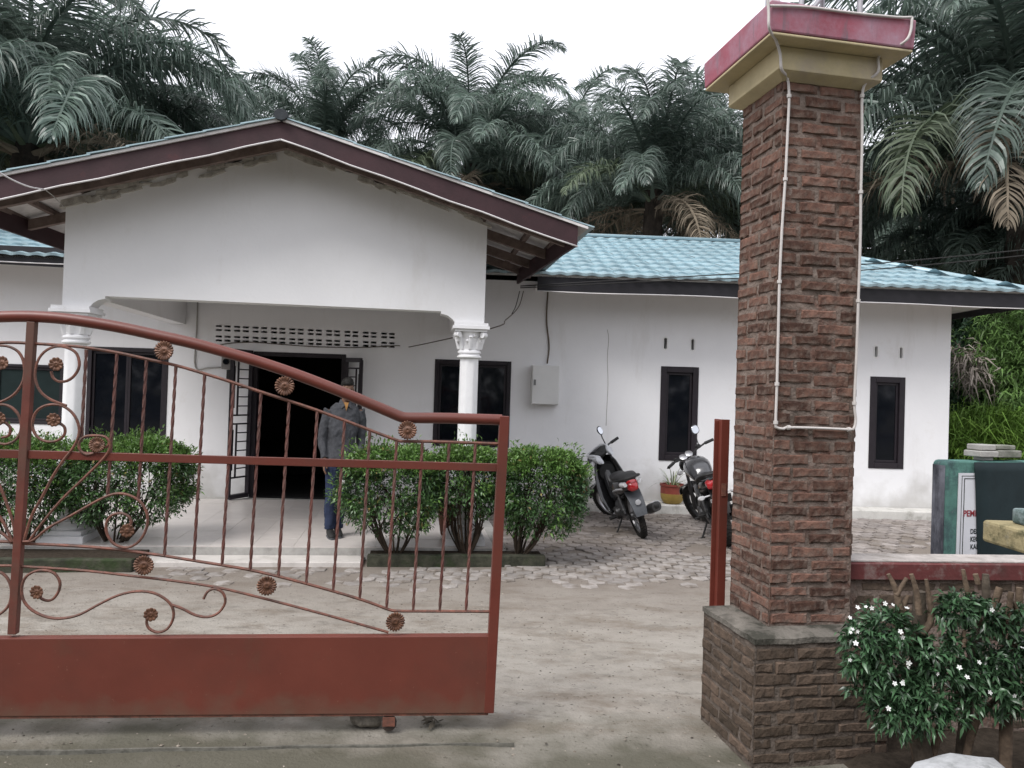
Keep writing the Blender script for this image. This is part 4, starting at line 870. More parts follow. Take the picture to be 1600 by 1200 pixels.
# stepped cap of the low post at the right edge
lowp = thing('stepped_post', 'low post with mossy yellow slab and dark green slab stepped on top', 'post', (2.25, 2.72, 0))
mb = MB(); mb.box((2.03, 2.5, -.1), (2.44, 2.93, 1.17)); part('shaft', mb, m_plinthb, lowp, bevel=.01)
m_ystone = mat('mossy_yellow_slab', (.29, .245, .14), .85, .2, 6, .5, 50, .15, extra=chain(patches((.05, .055, .03), 5, .50, .62, (2, 2, 2), (1, 1, 1.6), amt=.85), patches((.42, .40, .34), 7, .58, .7, amt=.5)))
mb = MB(); mb.box((1.885, 2.3, 1.172), (2.56, 3.06, 1.258)); part('yellow_slab', mb, m_ystone, lowp, bevel=.012)
mb = MB(); mb.box((1.955, 2.37, 1.259), (2.49, 2.99, 1.318)); part('green_slab', mb, mat('dark_green_slab', (.07, .10, .095), .8, .3, 9, .4, 60, .2, extra=patches((.30, .36, .38), 8, .5, .64, amt=.6)), lowp, bevel=.01)
q = at_y(1545, 1196, 2.72); tag(lump('boulder', Vector((q.x + .03, q.y + .1, .17)), (.245, .26, .2), 8, mat('whitewashed_rock', (.42, .43, .44), .9, .2, 7, .6, 40, .15, extra=patches((.10, .11, .10), 5, .5, .64, amt=.75)), amp=.14, rot=.4), 'pale whitewashed boulder on the ground below the flowering jasmine bush', 'boulder')

# ------------------------------------------------------------------ leaves
def leaves(name, C_, Nn, k, L_, W_, seed, spread=.9, up=.25, size=.0, droop=.15, jit=.0):
    """k folded leaves round every twig end; arrays of centres and outward directions"""
    g = np.random.default_rng(seed); C_ = np.repeat(np.asarray(C_, float), k, 0); N_ = np.repeat(np.asarray(Nn, float), k, 0); n = len(C_)
    D = N_ + g.normal(0, spread, (n, 3)); D[:, 2] += up; D /= np.linalg.norm(D, axis=1)[:, None] + 1e-9
    C_ = C_ + g.normal(0, jit, (n, 3)) if jit else C_
    Sd = np.cross(D, g.normal(0, .6, (n, 3)) + np.array([0, 0, 1.0])); Sd /= np.linalg.norm(Sd, axis=1)[:, None] + 1e-9
    U = np.cross(Sd, D); l = L_ * g.uniform(.65, 1.2, (n, 1)); wd = W_ * g.uniform(.75, 1.2, (n, 1))
    P0 = C_; P1 = C_ + D * l * .5 + Sd * wd * .5 + U * wd * .18; P2 = C_ + D * l - U * l * droop - np.array([0, 0, 1]) * l * droop; P3 = C_ + D * l * .5 - Sd * wd * .5 + U * wd * .18; Pm = C_ + D * l * .5
    V = np.stack([P0, P1, P2, P3, Pm], 1).reshape(-1, 3); b = np.arange(n)[:, None] * 5
    F = np.concatenate([b + np.array([[0, 1, 4]]), b + np.array([[1, 2, 4]]), b + np.array([[4, 2, 3]]), b + np.array([[0, 4, 3]])], 0)
    return fastmesh(name, V, F)
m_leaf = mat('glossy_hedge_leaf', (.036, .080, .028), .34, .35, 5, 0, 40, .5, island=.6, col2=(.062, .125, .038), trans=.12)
m_leafy = mat('pale_hedge_leaf', (.080, .165, .038), .38, .3, 6, 0, 40, .45, island=.5, col2=(.13, .225, .055), trans=.25)
m_oldleaf = mat('yellowed_hedge_leaf', (.16, .15, .04), .6, .3, 6, 0, 40, .3, island=.5, col2=(.15, .10, .05))
m_stem = mat('brown_hedge_stem', (.055, .042, .032), .9, .3, 20, .4, 60, .1)
m_petal = mat('white_petal', (.75, .76, .74), .6, .05)
def flower_mesh(r):
    mb = MB(); 
    for j in range(5):
        a = j * 2 * math.pi / 5; d = Vector((math.cos(a), math.sin(a), .15)) * r; s = Vector((-math.sin(a), math.cos(a), 0)) * r * .38
        mb.add([(0, 0, 0), d * .6 - s * .7, d + s * .3, d * .6 + s], [(0, 1, 2, 3)])
    mb.lathe([(r * .12, 0), (r * .1, r * .15)], 5); me = mb.mesh('flower'); me.materials.append(m_petal); return me
flm = flower_mesh(.022); flm_big = flower_mesh(.0155)
def topiary(px, py, crown, label, seed, dens=1.0, nfl=12, nstem=11, lean=0.):
    """crown = px bounds x0,x1,ytop,ybottom at the depth of the stem foot"""
    base = at_z(px, py, .09); d = base.y; rr = random.Random(seed); g = np.random.default_rng(seed)
    c0 = at_y((crown[0] + crown[1]) / 2, crown[2], d); c1 = at_y((crown[0] + crown[1]) / 2, crown[3], d); rx = (crown[1] - crown[0]) / 2 * d / FPX; zt, zb_ = c0.z, c1.z
    rz_ = (zt - zb_) / 2; cz = (zt + zb_) / 2; cx = c0.x; t = thing('hedge_shrub', label, 'shrub', base, 'clipped shrubs along the porch front')
    pts = []; nr = []; yy = []; n = int(1650 * dens)
    while len(pts) < n:
        v = g.normal(0, 1, 3); v /= np.linalg.norm(v); q = .62 + .38 * rr.random() ** .6
        if v[2] < -.35 and rr.random() < .78: continue
        x, y, z = [math.copysign(abs(k) ** .70, k) for k in v]
        nn = noise.noise(Vector((v[0] * 1.9 + seed, v[1] * 1.9, v[2] * 1.9)))
        if nn < -.28 and v[2] < .45 and rr.random() < .8: continue
        q *= 1 + .12 * nn; p = (cx + x * rx * q, d + y * rx * .85 * q, cz + z * rz_ * q); pts.append(p); nr.append(v * .8)
    pts = np.array(pts); nr = np.array(nr)
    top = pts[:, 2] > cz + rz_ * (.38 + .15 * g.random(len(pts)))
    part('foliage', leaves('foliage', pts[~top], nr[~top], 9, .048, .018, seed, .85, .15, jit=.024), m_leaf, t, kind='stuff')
    part('upper_foliage', leaves('upper_foliage', pts[top], nr[top], 12, .046, .018, seed + 1, .7, .35, jit=.018), m_leafy, t, kind='stuff')  # paler leaves in the upper part of the crown
    sel = g.random(len(pts)) < .045; shp = pts[sel] + nr[sel] * .05 + np.array([0, 0, .03]); part('shoots', leaves('shoots', shp, nr[sel], 14, .062, .019, seed + 2, .5, .6, jit=.035), m_leafy, t, kind='stuff')
    sel = g.random(len(pts)) < .05; part('dead_leaves', leaves('dead_leaves', pts[sel], nr[sel], 4, .05, .018, seed + 3, .9, -.1, jit=.03), m_oldleaf, t, kind='stuff')
    for k in range(nstem):
        a = k * 2.4 + rr.random(); e = Vector((cx + math.cos(a) * rx * rr.uniform(.2, .75), d + math.sin(a) * rx * .55, cz - rz_ * rr.uniform(-.25, .35)))
        mid = base.lerp(e, .45) + Vector((math.cos(a) * .07, math.sin(a) * .07, -.05)); r0 = rr.uniform(.010, .019)
        mb = MB(); P = catmull([base + Vector((math.cos(a) * .03, math.sin(a) * .03, -.06)), mid, e], 5); mb.tube(P, [r0 * (1 - .65 * i / (len(P) - 1)) for i in range(len(P))], 6)
        for q in range(4):
            s = P[rr.randrange(4, len(P) - 1)]; f = s + Vector((rr.uniform(-.16, .16), rr.uniform(-.14, .14), rr.uniform(.08, .26))); mb.tube([s, s.lerp(f, .5) + Vector((rr.uniform(-.03, .03), 0, .01)), f], [.006, .005, .003], 5)
        part('stem', mb, m_stem, t, smooth=True)
    for k in range(nfl):
        p = pts[rr.randrange(len(pts))]
        if p[1] > d + .05 and p[2] < cz + .5 * rz_: continue
        part('flower', flm, None, t, Matrix.Translation(Vector(p) + Vector((0, -.05, .03))) @ Matrix.Rotation(rr.uniform(-1.2, -.2), 4, 'X') @ Matrix.Rotation(rr.random() * 6, 4, 'Z') @ Matrix.Scale(rr.uniform(.8, 1.3), 4))
    return t
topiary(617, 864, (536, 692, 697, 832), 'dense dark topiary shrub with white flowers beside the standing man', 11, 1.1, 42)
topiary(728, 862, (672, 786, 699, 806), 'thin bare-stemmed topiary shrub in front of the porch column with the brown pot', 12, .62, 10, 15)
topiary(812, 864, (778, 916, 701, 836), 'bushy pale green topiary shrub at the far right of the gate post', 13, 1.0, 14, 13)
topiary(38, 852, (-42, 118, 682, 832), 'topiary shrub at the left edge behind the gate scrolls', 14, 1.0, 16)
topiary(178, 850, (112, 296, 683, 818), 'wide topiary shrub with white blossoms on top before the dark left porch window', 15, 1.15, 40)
# planting beds with mossy kerbs
m_bed = mat('black_mossy_kerb', (.030, .032, .024), .95, .4, 9, .6, 50, .12, col2=(.075, .075, .055), extra=patches((.03, .05, .018), 4, .5, .64, amt=.7))
m_soil = mat('dark_soil', (.045, .036, .028), 1, .3, 25, .9, 60, .05)
for x0, x1, y0, y1, lab in ((573, 852, 866, 884, 'dark mossy kerbed planting bed right of the porch step'), (-60, 206, 862, 892, 'dark mossy kerbed planting bed at the left end of the porch')):
    a = FP.i @ at_z(x0, (y1 + y1) / 2, 0); b = FP.i @ at_z(x1, y1, 0); t = thing('planting_bed', lab, 'planter bed', FP.w((a.x + b.x) / 2, a.y, 0), 'planting beds before the porch')
    v_ = (a.y + b.y) / 2; rr = random.Random(x1); mb = MB(); n = 16; vs = []
    for i in range(n + 1):
        u = a.x + (b.x - a.x) * i / n; h_ = .10 + .012 * noise.noise(Vector((u * 5, 1, 0))); e = .015 * noise.noise(Vector((u * 4, 2, 0)))
        vs += [FP.w(u, v_ + e, -.05), FP.w(u, v_ + e, h_), FP.w(u, v_ + .09 + e, h_), FP.w(u, v_ + .09 + e, -.05)]
    mb.add(vs, [(i*4+j, i*4+(j+1) % 4, (i+1)*4+(j+1) % 4, (i+1)*4+j) for i in range(n) for j in range(4)] + [(0,1,2,3), tuple(n*4+j for j in (3,2,1,0))]); part('kerb', mb, m_bed, t, bevel=.012)
    mb = MB(); mb.extr([(a.x + .02, -.04), (b.x - .02, -.04), (b.x - .02, .085), (a.x + .02, .085)], FP.w, v_ + .095, pf_v - .004 - (.31 if x0 < 0 and False else 0)); part('soil', mb, m_soil, t)
# flowering jasmine in front of the boundary wall
JD = 3.36
jas = thing('jasmine_bush', 'dark flowering jasmine bush with cut back pale stems before the boundary wall', 'bush', at_y(1470, 1150, JD))
m_jleaf = mat('dark_jasmine_leaf', (.036, .082, .036), .32, .35, 6, 0, 40, .5, island=.65, col2=(.064, .13, .064), trans=.12)
m_jstem = mat('pale_cut_stem', (.17, .125, .09), .9, .3, 22, .5, 60, .1, col2=(.08, .06, .045))
m_jstemd = mat('grey_jasmine_trunk', (.085, .07, .055), .92, .35, 18, .5, 60, .1)
rr = random.Random(21)
for pts, r in (([(1450, 1230), (1434, 1120), (1435, 1040), (1437, 975), (1436, 924)], (.045, .036, .034, .032, .027)), ([(1428, 1010), (1407, 957), (1400, 922), (1388, 897)], (.02, .017, .013, .009)), ([(1401, 930), (1409, 916), (1417, 903)], (.012, .011, .009)), ([(1440, 990), (1455, 965), (1447, 905)], (.017, .014, .008)), ([(1436, 960), (1432, 925), (1424, 897)], (.014, .012, .009)),
               ([(1420, 985), (1412, 950), (1419, 930)], (.013, .011, .008)), ([(1500, 1235), (1508, 1140), (1515, 1060), (1530, 980), (1540, 940), (1540, 897)], (.035, .03, .026, .022, .02, .014)), ([(1532, 975), (1512, 925), (1505, 890)], (.014, .012, .008)), ([(1545, 960), (1555, 940), (1562, 918)], (.016, .016, .014)), ([(1560, 1000), (1575, 960), (1580, 925)], (.016, .013, .011)), ([(1570, 1230), (1575, 1060), (1590, 960), (1593, 918)], (.03, .024, .018, .014)), ([(1590, 955), (1575, 930)], (.011, .008)), ([(1483, 1020), (1482, 985)], (.010, .006)), ([(1506, 1010), (1507, 985)], (.012, .007)),
               ([(1440, 1230), (1415, 1090), (1385, 1030), (1375, 985)], (.022, .018, .013, .009)), ([(1502, 1230), (1525, 1130), (1590, 1060)], (.02, .015, .01)), ([(1448, 1230), (1470, 1130), (1500, 1080)], (.02, .016, .01)), ([(1528, 912), (1524, 897)], (.012, .011))):
    dz = rr.uniform(-.10, .0) if pts[0][1] < 1100 else rr.uniform(-.02, .1); mb = MB(); P = catmull([at_y(x, y, JD + dz) for x, y in pts], 4); k = len(P); rad = np.interp(np.linspace(0, 1, k), np.linspace(0, 1, len(r)), r)
    rad = [float(q) * (1 + .16 * noise.noise(P[i] * 22)) for i, q in enumerate(rad)]; low = pts[0][1] > 1100
    mb.tube(P, rad, 8); part('stem', mb, m_jstemd if low and len(pts) > 4 else m_jstem, jas, smooth=True, auto=50)
pts = []; nr = []
for x, y, r, n in ((1382, 978, 36, 34), (1350, 1000, 34, 34), (1416, 1008, 32, 28), (1370, 1035, 38, 34), (1345, 1045, 24, 20), (1400, 1065, 38, 36), (1500, 950, 30, 30), (1538, 962, 30, 30), (1565, 978, 20, 14), (1475, 960, 18, 10), (1525, 1054, 36, 36), (1490, 1065, 30, 26), (1550, 1075, 28, 24), (1450, 1035, 30, 26), (1400, 1120, 30, 26), (1380, 1105, 22, 16), (1445, 1110, 36, 30), (1480, 1120, 26, 16), (1590, 1030, 30, 30), (1600, 1090, 30, 24), (1560, 1100, 22, 12), (1462, 1010, 26, 16), (1590, 960, 18, 10), (1440, 1078, 30, 26), (1500, 1005, 24, 16), (1470, 1045, 28, 20), (1580, 1062, 28, 20), (1560, 1025, 24, 16), (1418, 1092, 28, 20), (1352, 1074, 20, 12), (1520, 1098, 26, 18), (1600, 1005, 26, 18)):
    for k in range(n):
        v = Vector((rr.gauss(0, 1), rr.gauss(0, 1), rr.gauss(.25, .9))).normalized(); q = rr.uniform(.35, 1.05); rad = r * JD / FPX
        c = at_y(x, y, JD - .06); pts.append(c + Vector((v.x * rad, v.y * rad * 1.0, v.z * rad * .85)) * q); nr.append(v * .9)
part('foliage', leaves('foliage', [tuple(p) for p in pts], [tuple(p) for p in nr], 11, .046, .0145, 5, .7, .1, jit=.01, droop=.2), m_jleaf, jas, kind='stuff')
for x, y in ((1340, 949), (1353, 948), (1383, 943), (1395, 945), (1328, 965), (1332, 983), (1340, 987), (1329, 988), (1407, 987), (1410, 996), (1337, 1005), (1417, 950), (1328, 1031), (1420, 1036), (1419, 1043), (1465, 1053), (1411, 1065), (1398, 1068), (1388, 1107), (1511, 1058), (1547, 1082), (1550, 953), (1530, 1035), (1585, 1087), (1597, 1012), (1410, 1068), (1499, 1043), (1362, 950)):
    p = at_y(x, y, JD - .19 + rr.uniform(-.02, .03)); part('flower', flm_big, None, jas, Matrix.Translation(p) @ Matrix.Rotation(R(65) + rr.uniform(-.7, .5), 4, 'X') @ Matrix.Rotation(rr.random() * 6, 4, 'Z') @ Matrix.Rotation(rr.uniform(-.5, .5), 4, 'Y') @ Matrix.Scale(rr.uniform(.5, .85), 4))
bed = MB(); n = 20; vs = []
for j in range(n + 1):
    for i in range(n + 1):
        u = 1.98 + 2.4 * i / n; v = 2.6 + (bv + .05 - 2.6) * j / n; e = .03 * noise.fractal(Vector((u * 5, v * 5, 0)), 1, 2, 4); vs.append(FG.w(u, v, .02 + e if 0 < i < n and 0 < j < n else -.04))
bed.add(vs, [(j*(n+1)+i, j*(n+1)+i+1, (j+1)*(n+1)+i+1, (j+1)*(n+1)+i) for j in range(n) for i in range(n)])
tag(part('soil_bed', bed, m_soil, smooth=True), kind='structure')
# ------------------------------------------------------------------ pots
m_potr = mat('red_pot_paint', (.22, .05, .035), .6, .2, 9, .2, 60, .3, extra=patches((.12, .07, .05), 8, .55, .7, amt=.6)); m_poty = mat('yellow_pot_paint', (.33, .23, .06), .6, .2, 8, .2, 60, .3, extra=patches((.2, .14, .05), 7, .55, .68, amt=.6))
m_strap = mat('pale_strap_leaf', (.10, .15, .06), .5, .3, 8, 0, 40, .3, island=.4, col2=(.22, .24, .14), trans=.15)
def straps(n, L_, seed, w_=.014, lean=1.0):
    r_ = random.Random(seed); mb = MB()
    for k in range(n):
        a = r_.random() * 6.28; el = r_.uniform(.5, 1.35); l = L_ * r_.uniform(.6, 1.1); P = []; p = Vector((math.cos(a) * .05, math.sin(a) * .05, 0)); d = Vector((math.cos(a) * math.cos(el), math.sin(a) * math.cos(el), math.sin(el))); s = Vector((-math.sin(a), math.cos(a), 0))
        for i in range(6): P.append(p.copy()); p = p + d * l / 5; d = (d + Vector((0, 0, -.34 * lean))).normalized()
        vs = []
        for i, q in enumerate(P): ww = w_ * (1 - (i / 5) ** 2 * .9) * .5; vs += [q - s * ww, q + s * ww]
        mb.add(vs, [(2*i, 2*i+1, 2*i+3, 2*i+2) for i in range(5)])
    return mb
def pot(px, py, v, label, r=.168, h=.275, group='painted flower pots on the ledge'):
    u, z = FH.uz(px, py, v); t = thing('flower_pot', label, 'flower pot', FH.w(u, v, .217), group); T = FH.m @ Matrix.Translation((u, v, .217))
    mb = MB(); mb.lathe([(r * .62, 0), (r * .78, .02), (r * .95, h * .25), (r, h * .52)], 24, T); part('lower_bowl', mb, m_poty, t, smooth=True, auto=45)
    mb = MB(); mb.lathe([(r * 1.0, h * .522), (r * 1.0, h * .88), (r * 1.06, h * .9), (r * 1.06, h), (r * .94, h), (r * .92, h * .86)], 24, T, cap=False); part('upper_band', mb, m_potr, t, smooth=True, auto=45)
    mb = MB(); mb.lathe([(r * .93, h * .8), (r * .93, h * .87)], 20, T); part('soil', mb, m_soil, t)
    part('strap_plant', straps(34, .38, int(px)), m_strap, t, T @ Matrix.Translation((0, 0, h * .87)), kind=None)
pot(898, 790, 10.8, 'red and yellow pot half hidden behind the rightmost topiary shrub'); pot(1050, 790, 10.8, 'red and yellow pot with a strap-leaved plant between the two motorbikes')
def plain_pot(px, py, m, label, r, h):
    u, v = FP.floor(px, py, FLOOR); t = thing('porch_pot', label, 'pot', FP.w(u, v, FLOOR)); T = FP.m @ Matrix.Translation((u, v, FLOOR + .001))
    mb = MB(); mb.lathe([(r * .55, 0), (r * .62, .01), (r * .92, h * .85), (r * 1.04, h * .87), (r * 1.04, h), (r * .9, h), (r * .86, h * .8)], 20, T, cap=False); part('pot_body', mb, m, t, smooth=True, auto=45)
    mb = MB(); mb.lathe([(r * .5, h * .7), (r * .85, h * .8)], 16, T); part('soil', mb, m_soil, t)
    part('plant', straps(14, .3, int(px), .02), m_strap, t, T @ Matrix.Translation((0, 0, h * .8)))
plain_pot(700, 836, mat('brown_clay_pot', (.09, .04, .028), .8, .25, 9, .2, 60, .2), 'brown clay pot standing on the porch beside the right column', .135, .32)
plain_pot(143, 836, m_concrete, 'grey cement pot on the porch beside the left column', .13, .30)
# ------------------------------------------------------------------ two parked bikes
m_blk = mat('glossy_black_plastic', (.012, .012, .013), .22, .2, 4, 0, 40, .5, coat=.3); m_matt = mat('matt_black_plastic', (.018, .018, .018), .6, .2, 12, .1, 80, .3)
m_tyre = mat('tyre_rubber', (.022, .021, .020), .85, .2, 14, .3, 90, .15, extra=patches((.07, .06, .05), 7, .5, .68, amt=.5)); m_rim = mat('brushed_rim_metal', (.42, .42, .43), .35, .15, 14, 0, 40, .5, metal=.9); m_gunm = mat('dark_engine_metal', (.07, .07, .072), .45, .3, 14, .1, 60, .5, metal=.6)
m_silver = mat('silver_plastic', (.50, .51, .53), .3, .08, 9, 0, 40, .5, coat=.3); m_tail = mat('red_lens', (.32, .012, .016), .12, .15, 9, 0, 40, .6, coat=.5); m_clear = mat('clear_lens', (.55, .55, .56), .1, .1, 9, 0, 40, .7); m_greyp = mat('scuffed_grey_plastic', (.075, .08, .088), .55, .2, 9, .1, 60, .3); m_seat = mat('black_vinyl_seat', (.020, .020, .021), .5, .2, 30, .15, 160, .35)
m_mirror = mat('mirror_glass', (.55, .57, .6), .08, .05, 5, 0, 40, .5, metal=1); m_tank = mat('dark_grey_tank_paint', (.045, .046, .05), .2, .1, 5, 0, 40, .5, coat=.6)
def strip(path, widths, thick, n=None):
    """plate swept along a path of (x,z) in the local x-z plane, width across y"""
    mb = MB(); k = len(path); vs = []
    for i, (x, z) in enumerate(path):
        a = path[max(i - 1, 0)]; b = path[min(i + 1, k - 1)]; dx, dz = b[0] - a[0], b[1] - a[1]; L_ = math.hypot(dx, dz); nx, nz = -dz / L_ * thick, dx / L_ * thick; w_ = widths[i] / 2
        vs += [(x, -w_, z), (x + nx * .2, -w_ * .6, z + nz * .2), (x + nx * .2, w_ * .6, z + nz * .2), (x, w_, z), (x + nx, w_, z + nz), (x + nx * 1.5, w_ * .6, z + nz * 1.5), (x + nx * 1.5, -w_ * .6, z + nz * 1.5), (x + nx, -w_, z + nz)]
    mb.add(vs, [(i*8+j, i*8+(j+1) % 8, (i+1)*8+(j+1) % 8, (i+1)*8+j) for i in range(k - 1) for j in range(8)] + [tuple(range(7, -1, -1)), tuple((k-1)*8+j for j in range(8))]); return mb
def arc(cx, cz, r, a0, a1, n): return [(cx + r * math.cos(R(a0 + (a1 - a0) * i / n)), cz + r * math.sin(R(a0 + (a1 - a0) * i / n))) for i in range(n + 1)]
class Bike:
    def __init__(s, name, label, cat, rear, front, lean, steer, wb, rake):
        hd = math.atan2(front.y - rear.y, front.x - rear.x); s.M = Matrix.Translation(rear) @ Matrix.Rotation(hd, 4, 'Z') @ Matrix.Rotation(-lean, 4, 'X'); s.t = thing(name, label, cat, rear, 'motorbikes parked by the wall')
        ax = Vector((-math.sin(rake), 0, math.cos(rake))); piv = Vector((wb - .36 * math.tan(rake) * 1.55, 0, .72)); s.MF = s.M @ Matrix.Translation(piv) @ Matrix.Rotation(steer, 4, ax) @ Matrix.Translation(-piv)
    def p(s, name, mb, m, front=False, parent=None, **k):
        k.setdefault('smooth', True); k.setdefault('auto', 42); return part(name, mb, m, parent or s.t, s.MF if front else s.M, **k)
    def wheel(s, x, r, w_, front, spokes):
        Y = Matrix.Translation((x, 0, r)) @ Matrix.Rotation(R(90), 4, 'X'); hw = w_ / 2
        mb = MB(); prof = [(r - .075, -hw * .7), (r - .045, -hw), (r - .018, -hw * .85), (r - .004, -hw * .45), (r, 0), (r - .004, hw * .45), (r - .018, hw * .85), (r - .045, hw), (r - .075, hw * .7), (r - .075, -hw * .7)]; mb.lathe(prof, 36, Y, cap=False)
        tr = MB()
        for j in range(44):
            a = j * 2 * math.pi / 44
            for sgn in (-1, 1): tr.tube([Y @ Vector((math.cos(a) * (r + .001), math.sin(a) * (r + .001), 0)), Y @ Vector((math.cos(a + .09) * (r - .012), math.sin(a + .09) * (r - .012), sgn * hw * .8))], .006, 4)
        wh = s.p('wheel', mb, m_tyre, front); s.p('tread', tr, m_tyre, front, wh, smooth=False)
        mb = MB(); q = r - .072; mb.lathe([(q, -hw * .6), (q, hw * .6), (q - .018, hw * .55), (q - .024, 0), (q - .018, -hw * .55), (q, -hw * .6)], 36, Y, cap=False); s.p('rim', mb, m_rim if spokes else m_matt, front, wh)
        mb = MB(); mb.lathe([(.02, -.07), (.045, -.06), (.055, -.03), (.05, 0), (.055, .03), (.045, .06), (.02, .07)], 18, Y); s.p('hub', mb, m_gunm, front, wh)
        mb = MB()
        if spokes:
            for j in range(32): a = j * 2 * math.pi / 32; b = a + (.45 if j % 2 else -.45); sd = .03 if j % 4 < 2 else -.03; mb.tube([Y @ Vector((math.cos(b) * .05, math.sin(b) * .05, sd)), Y @ Vector((math.cos(a) * (q - .018), math.sin(a) * (q - .018), 0))], .0018, 4)
            s.p('spokes', mb, m_rim, front, wh)
        else:
            for j in range(5):
                a = j * 2 * math.pi / 5
                for o in (-.16, .16): mb.tube([Y @ Vector((math.cos(a) * .04, math.sin(a) * .04, 0)), Y @ Vector((math.cos(a + o) * (q - .02), math.sin(a + o) * (q - .02), 0))], [.022, .013], 6, flat=.7)
            s.p('alloy_spokes', mb, m_matt, front, wh)
def rearground(px, py): 
    p = at_z(px, py, .03); p.z = gz(p.x, p.y); return p
# scooter ------------------------------------------------------------------
r0 = rearground(1004, 842); fw_ = Vector((r0.x - .13, r0.y + 1.2, 0)); fw_.z = gz(fw_.x, fw_.y); r0.z += .0
B = Bike('motor_scooter', 'black motor scooter with silver handlebar cowl leaning on its stand before the white wall', 'scooter', r0, fw_, R(19), R(34), 1.22, R(27))
B.wheel(0, .28, .078, False, True); B.wheel(1.22, .28, .072, True, True)
p = B.p
p('mudguard', strip([(-.10, .66), (-.20, .60), (-.28, .51), (-.325, .40), (-.335, .33)], [.17, .18, .17, .15, .13], .012), m_greyp)
p('inner_fender', strip(arc(0, .28, .315, 30, 150, 10), [.11] * 11, .01), m_matt)
mb = MB(); mb.loft([(-.30, 0, .70, .045, .035), (-.24, 0, .69, .085, .07), (-.08, 0, .66, .115, .10), (.12, 0, .62, .135, .14), (.32, 0, .58, .13, .15), (.46, 0, .53, .10, .13), (.54, 0, .48, .06, .09)], 20); p('tail_body', mb, m_blk)
mb = MB(); mb.loft([(-.16, 0, .655, .118, .022), (.05, 0, .625, .142, .03), (.22, 0, .585, .142, .022), (.30, 0, .57, .135, .006)], 20); p('side_stripe', mb, m_silver)
mb = MB(); mb.loft([(-.345, 0, .672, .035, .030, 3), (-.33, 0, .675, .055, .050, 3), (-.285, 0, .69, .07, .062, 3)], 16); p('tail_light', mb, m_tail)
for y in (-1, 1):
    mb = MB(); mb.loft([(-.325, y * .085, .715, .022, .020), (-.29, y * .092, .72, .034, .030), (-.22, y * .105, .715, .03, .03)], 12); p('indicator', mb, m_clear)
mb = MB(); mb.loft([(-.28, 0, .755, .06, .018), (-.22, 0, .772, .11, .034), (-.05, 0, .775, .128, .045), (.12, 0, .745, .125, .045), (.22, 0, .725, .12, .042), (.36, 0, .735, .10, .045), (.47, 0, .72, .065, .03), (.50, 0, .70, .03, .012)], 20); p('seat', mb, m_seat)
mb = MB(); mb.tube(catmull([(.02, .135, .735), (-.18, .135, .765), (-.33, .09, .785), (-.365, 0, .79), (-.33, -.09, .785), (-.18, -.135, .765), (.02, -.135, .735)], 5), .0125, 8); p('grab_rail', mb, m_matt)
mb = MB(); mb.lathe([(.012, 0), (.032, .002), (.032, .012), (.012, .014)], 14, Matrix.Translation((-.318, 0, .49)) @ Matrix.Rotation(R(-102), 4, 'Y')); p('reflector', mb, m_silver)
mb = MB(); mb.tube([(.50, 0, .47), (.64, 0, .40), (.80, 0, .42), (.93, 0, .62), (.985, 0, .80)], [.085, .075, .08, .075, .06], 12); p('step_through_cover', mb, m_blk)
ls = MB(); vs = []; pth = [(.70, .25, .32), (.80, .30, .40), (.90, .42, .44), (.96, .56, .42), (1.0, .70, .38), (1.02, .84, .30), (1.02, .93, .20)]
for i, (x, z, w_) in enumerate(pth):
    for j in range(9):
        t = j / 4 - 1; vs.append((x - .14 * t * t, t * w_ / 2, z))
ls.add(vs, [(i*9+j, i*9+j+1, (i+1)*9+j+1, (i+1)*9+j) for i in range(6) for j in range(8)]); o = p('leg_shield', ls, m_blk); q = o.modifiers.new('thick', 'SOLIDIFY'); q.thickness = .02
mb = MB(); mb.loft([(.90, 0, .72, .10, .10), (.955, 0, .72, .13, .13)], 14); p('inner_glove_panel', mb, m_matt)
mb = MB(); mb.loft([(.26, 0, .30, .09, .10), (.40, 0, .32, .12, .12), (.54, 0, .33, .10, .10), (.66, 0, .34, .06, .06)], 14); mb.lathe([(.075, -.15), (.08, -.13), (.08, .12), (.06, .14)], 14, Matrix.Translation((.38, 0, .29)) @ Matrix.Rotation(R(90), 4, 'X')); p('engine', mb, m_gunm)
mb = MB(); mb.beam((.36, .10, .30), (-.02, .10, .285), .035, .05); mb.beam((.36, -.10, .30), (-.02, -.10, .285), .035, .05); p('swingarm', mb, m_gunm, smooth=False)
for y in (-.115, .115): 
    mb = MB(); mb.tube([(.0, y, .33), (.10, y, .60)], .014, 8); mb.tube([(.02 + .0125 * k + .0 * k, y, .37 + .0335 * k * .9) for k in range(6)], [.026, .022, .026, .022, .026, .022], 10); p('shock_absorber', mb, m_gunm)
mb = MB(); mb.tube([(.52, -.12, .27), (.30, -.16, .21), (.10, -.175, .25)], .018, 8); mb.loft([(-.36, -.185, .385, .03, .03), (-.355, -.185, .385, .055, .058), (-.10, -.18, .32, .06, .062), (.04, -.176, .28, .045, .045), (.12, -.175, .26, .02, .02)], 16); p('muffler', mb, m_gunm)
mb = MB(); mb.loft([(-.368, -.185, .388, .018, .018), (-.361, -.185, .387, .03, .03)], 12); p('muffler_tip', mb, m_matt); mb = MB(); mb.loft([(-.30, -.205, .41, .045, .03), (-.10, -.21, .36, .045, .035)], 10); p('heat_shield', mb, m_silver)
mb = MB(); mb.tube([(.34, .10, .22), (.30, .20, .10), (.27, .275, .045)], .011, 8); mb.beam((.25, .29, .05), (.30, .265, .05), .03, .012); p('side_stand', mb, m_matt)
mb = MB(); mb.tube([(.42, -.22, .24), (.42, .22, .24)], .014, 8); mb.tube([(.42, .13, .24), (.42, .235, .24)], .022, 8); p('foot_peg', mb, m_matt)
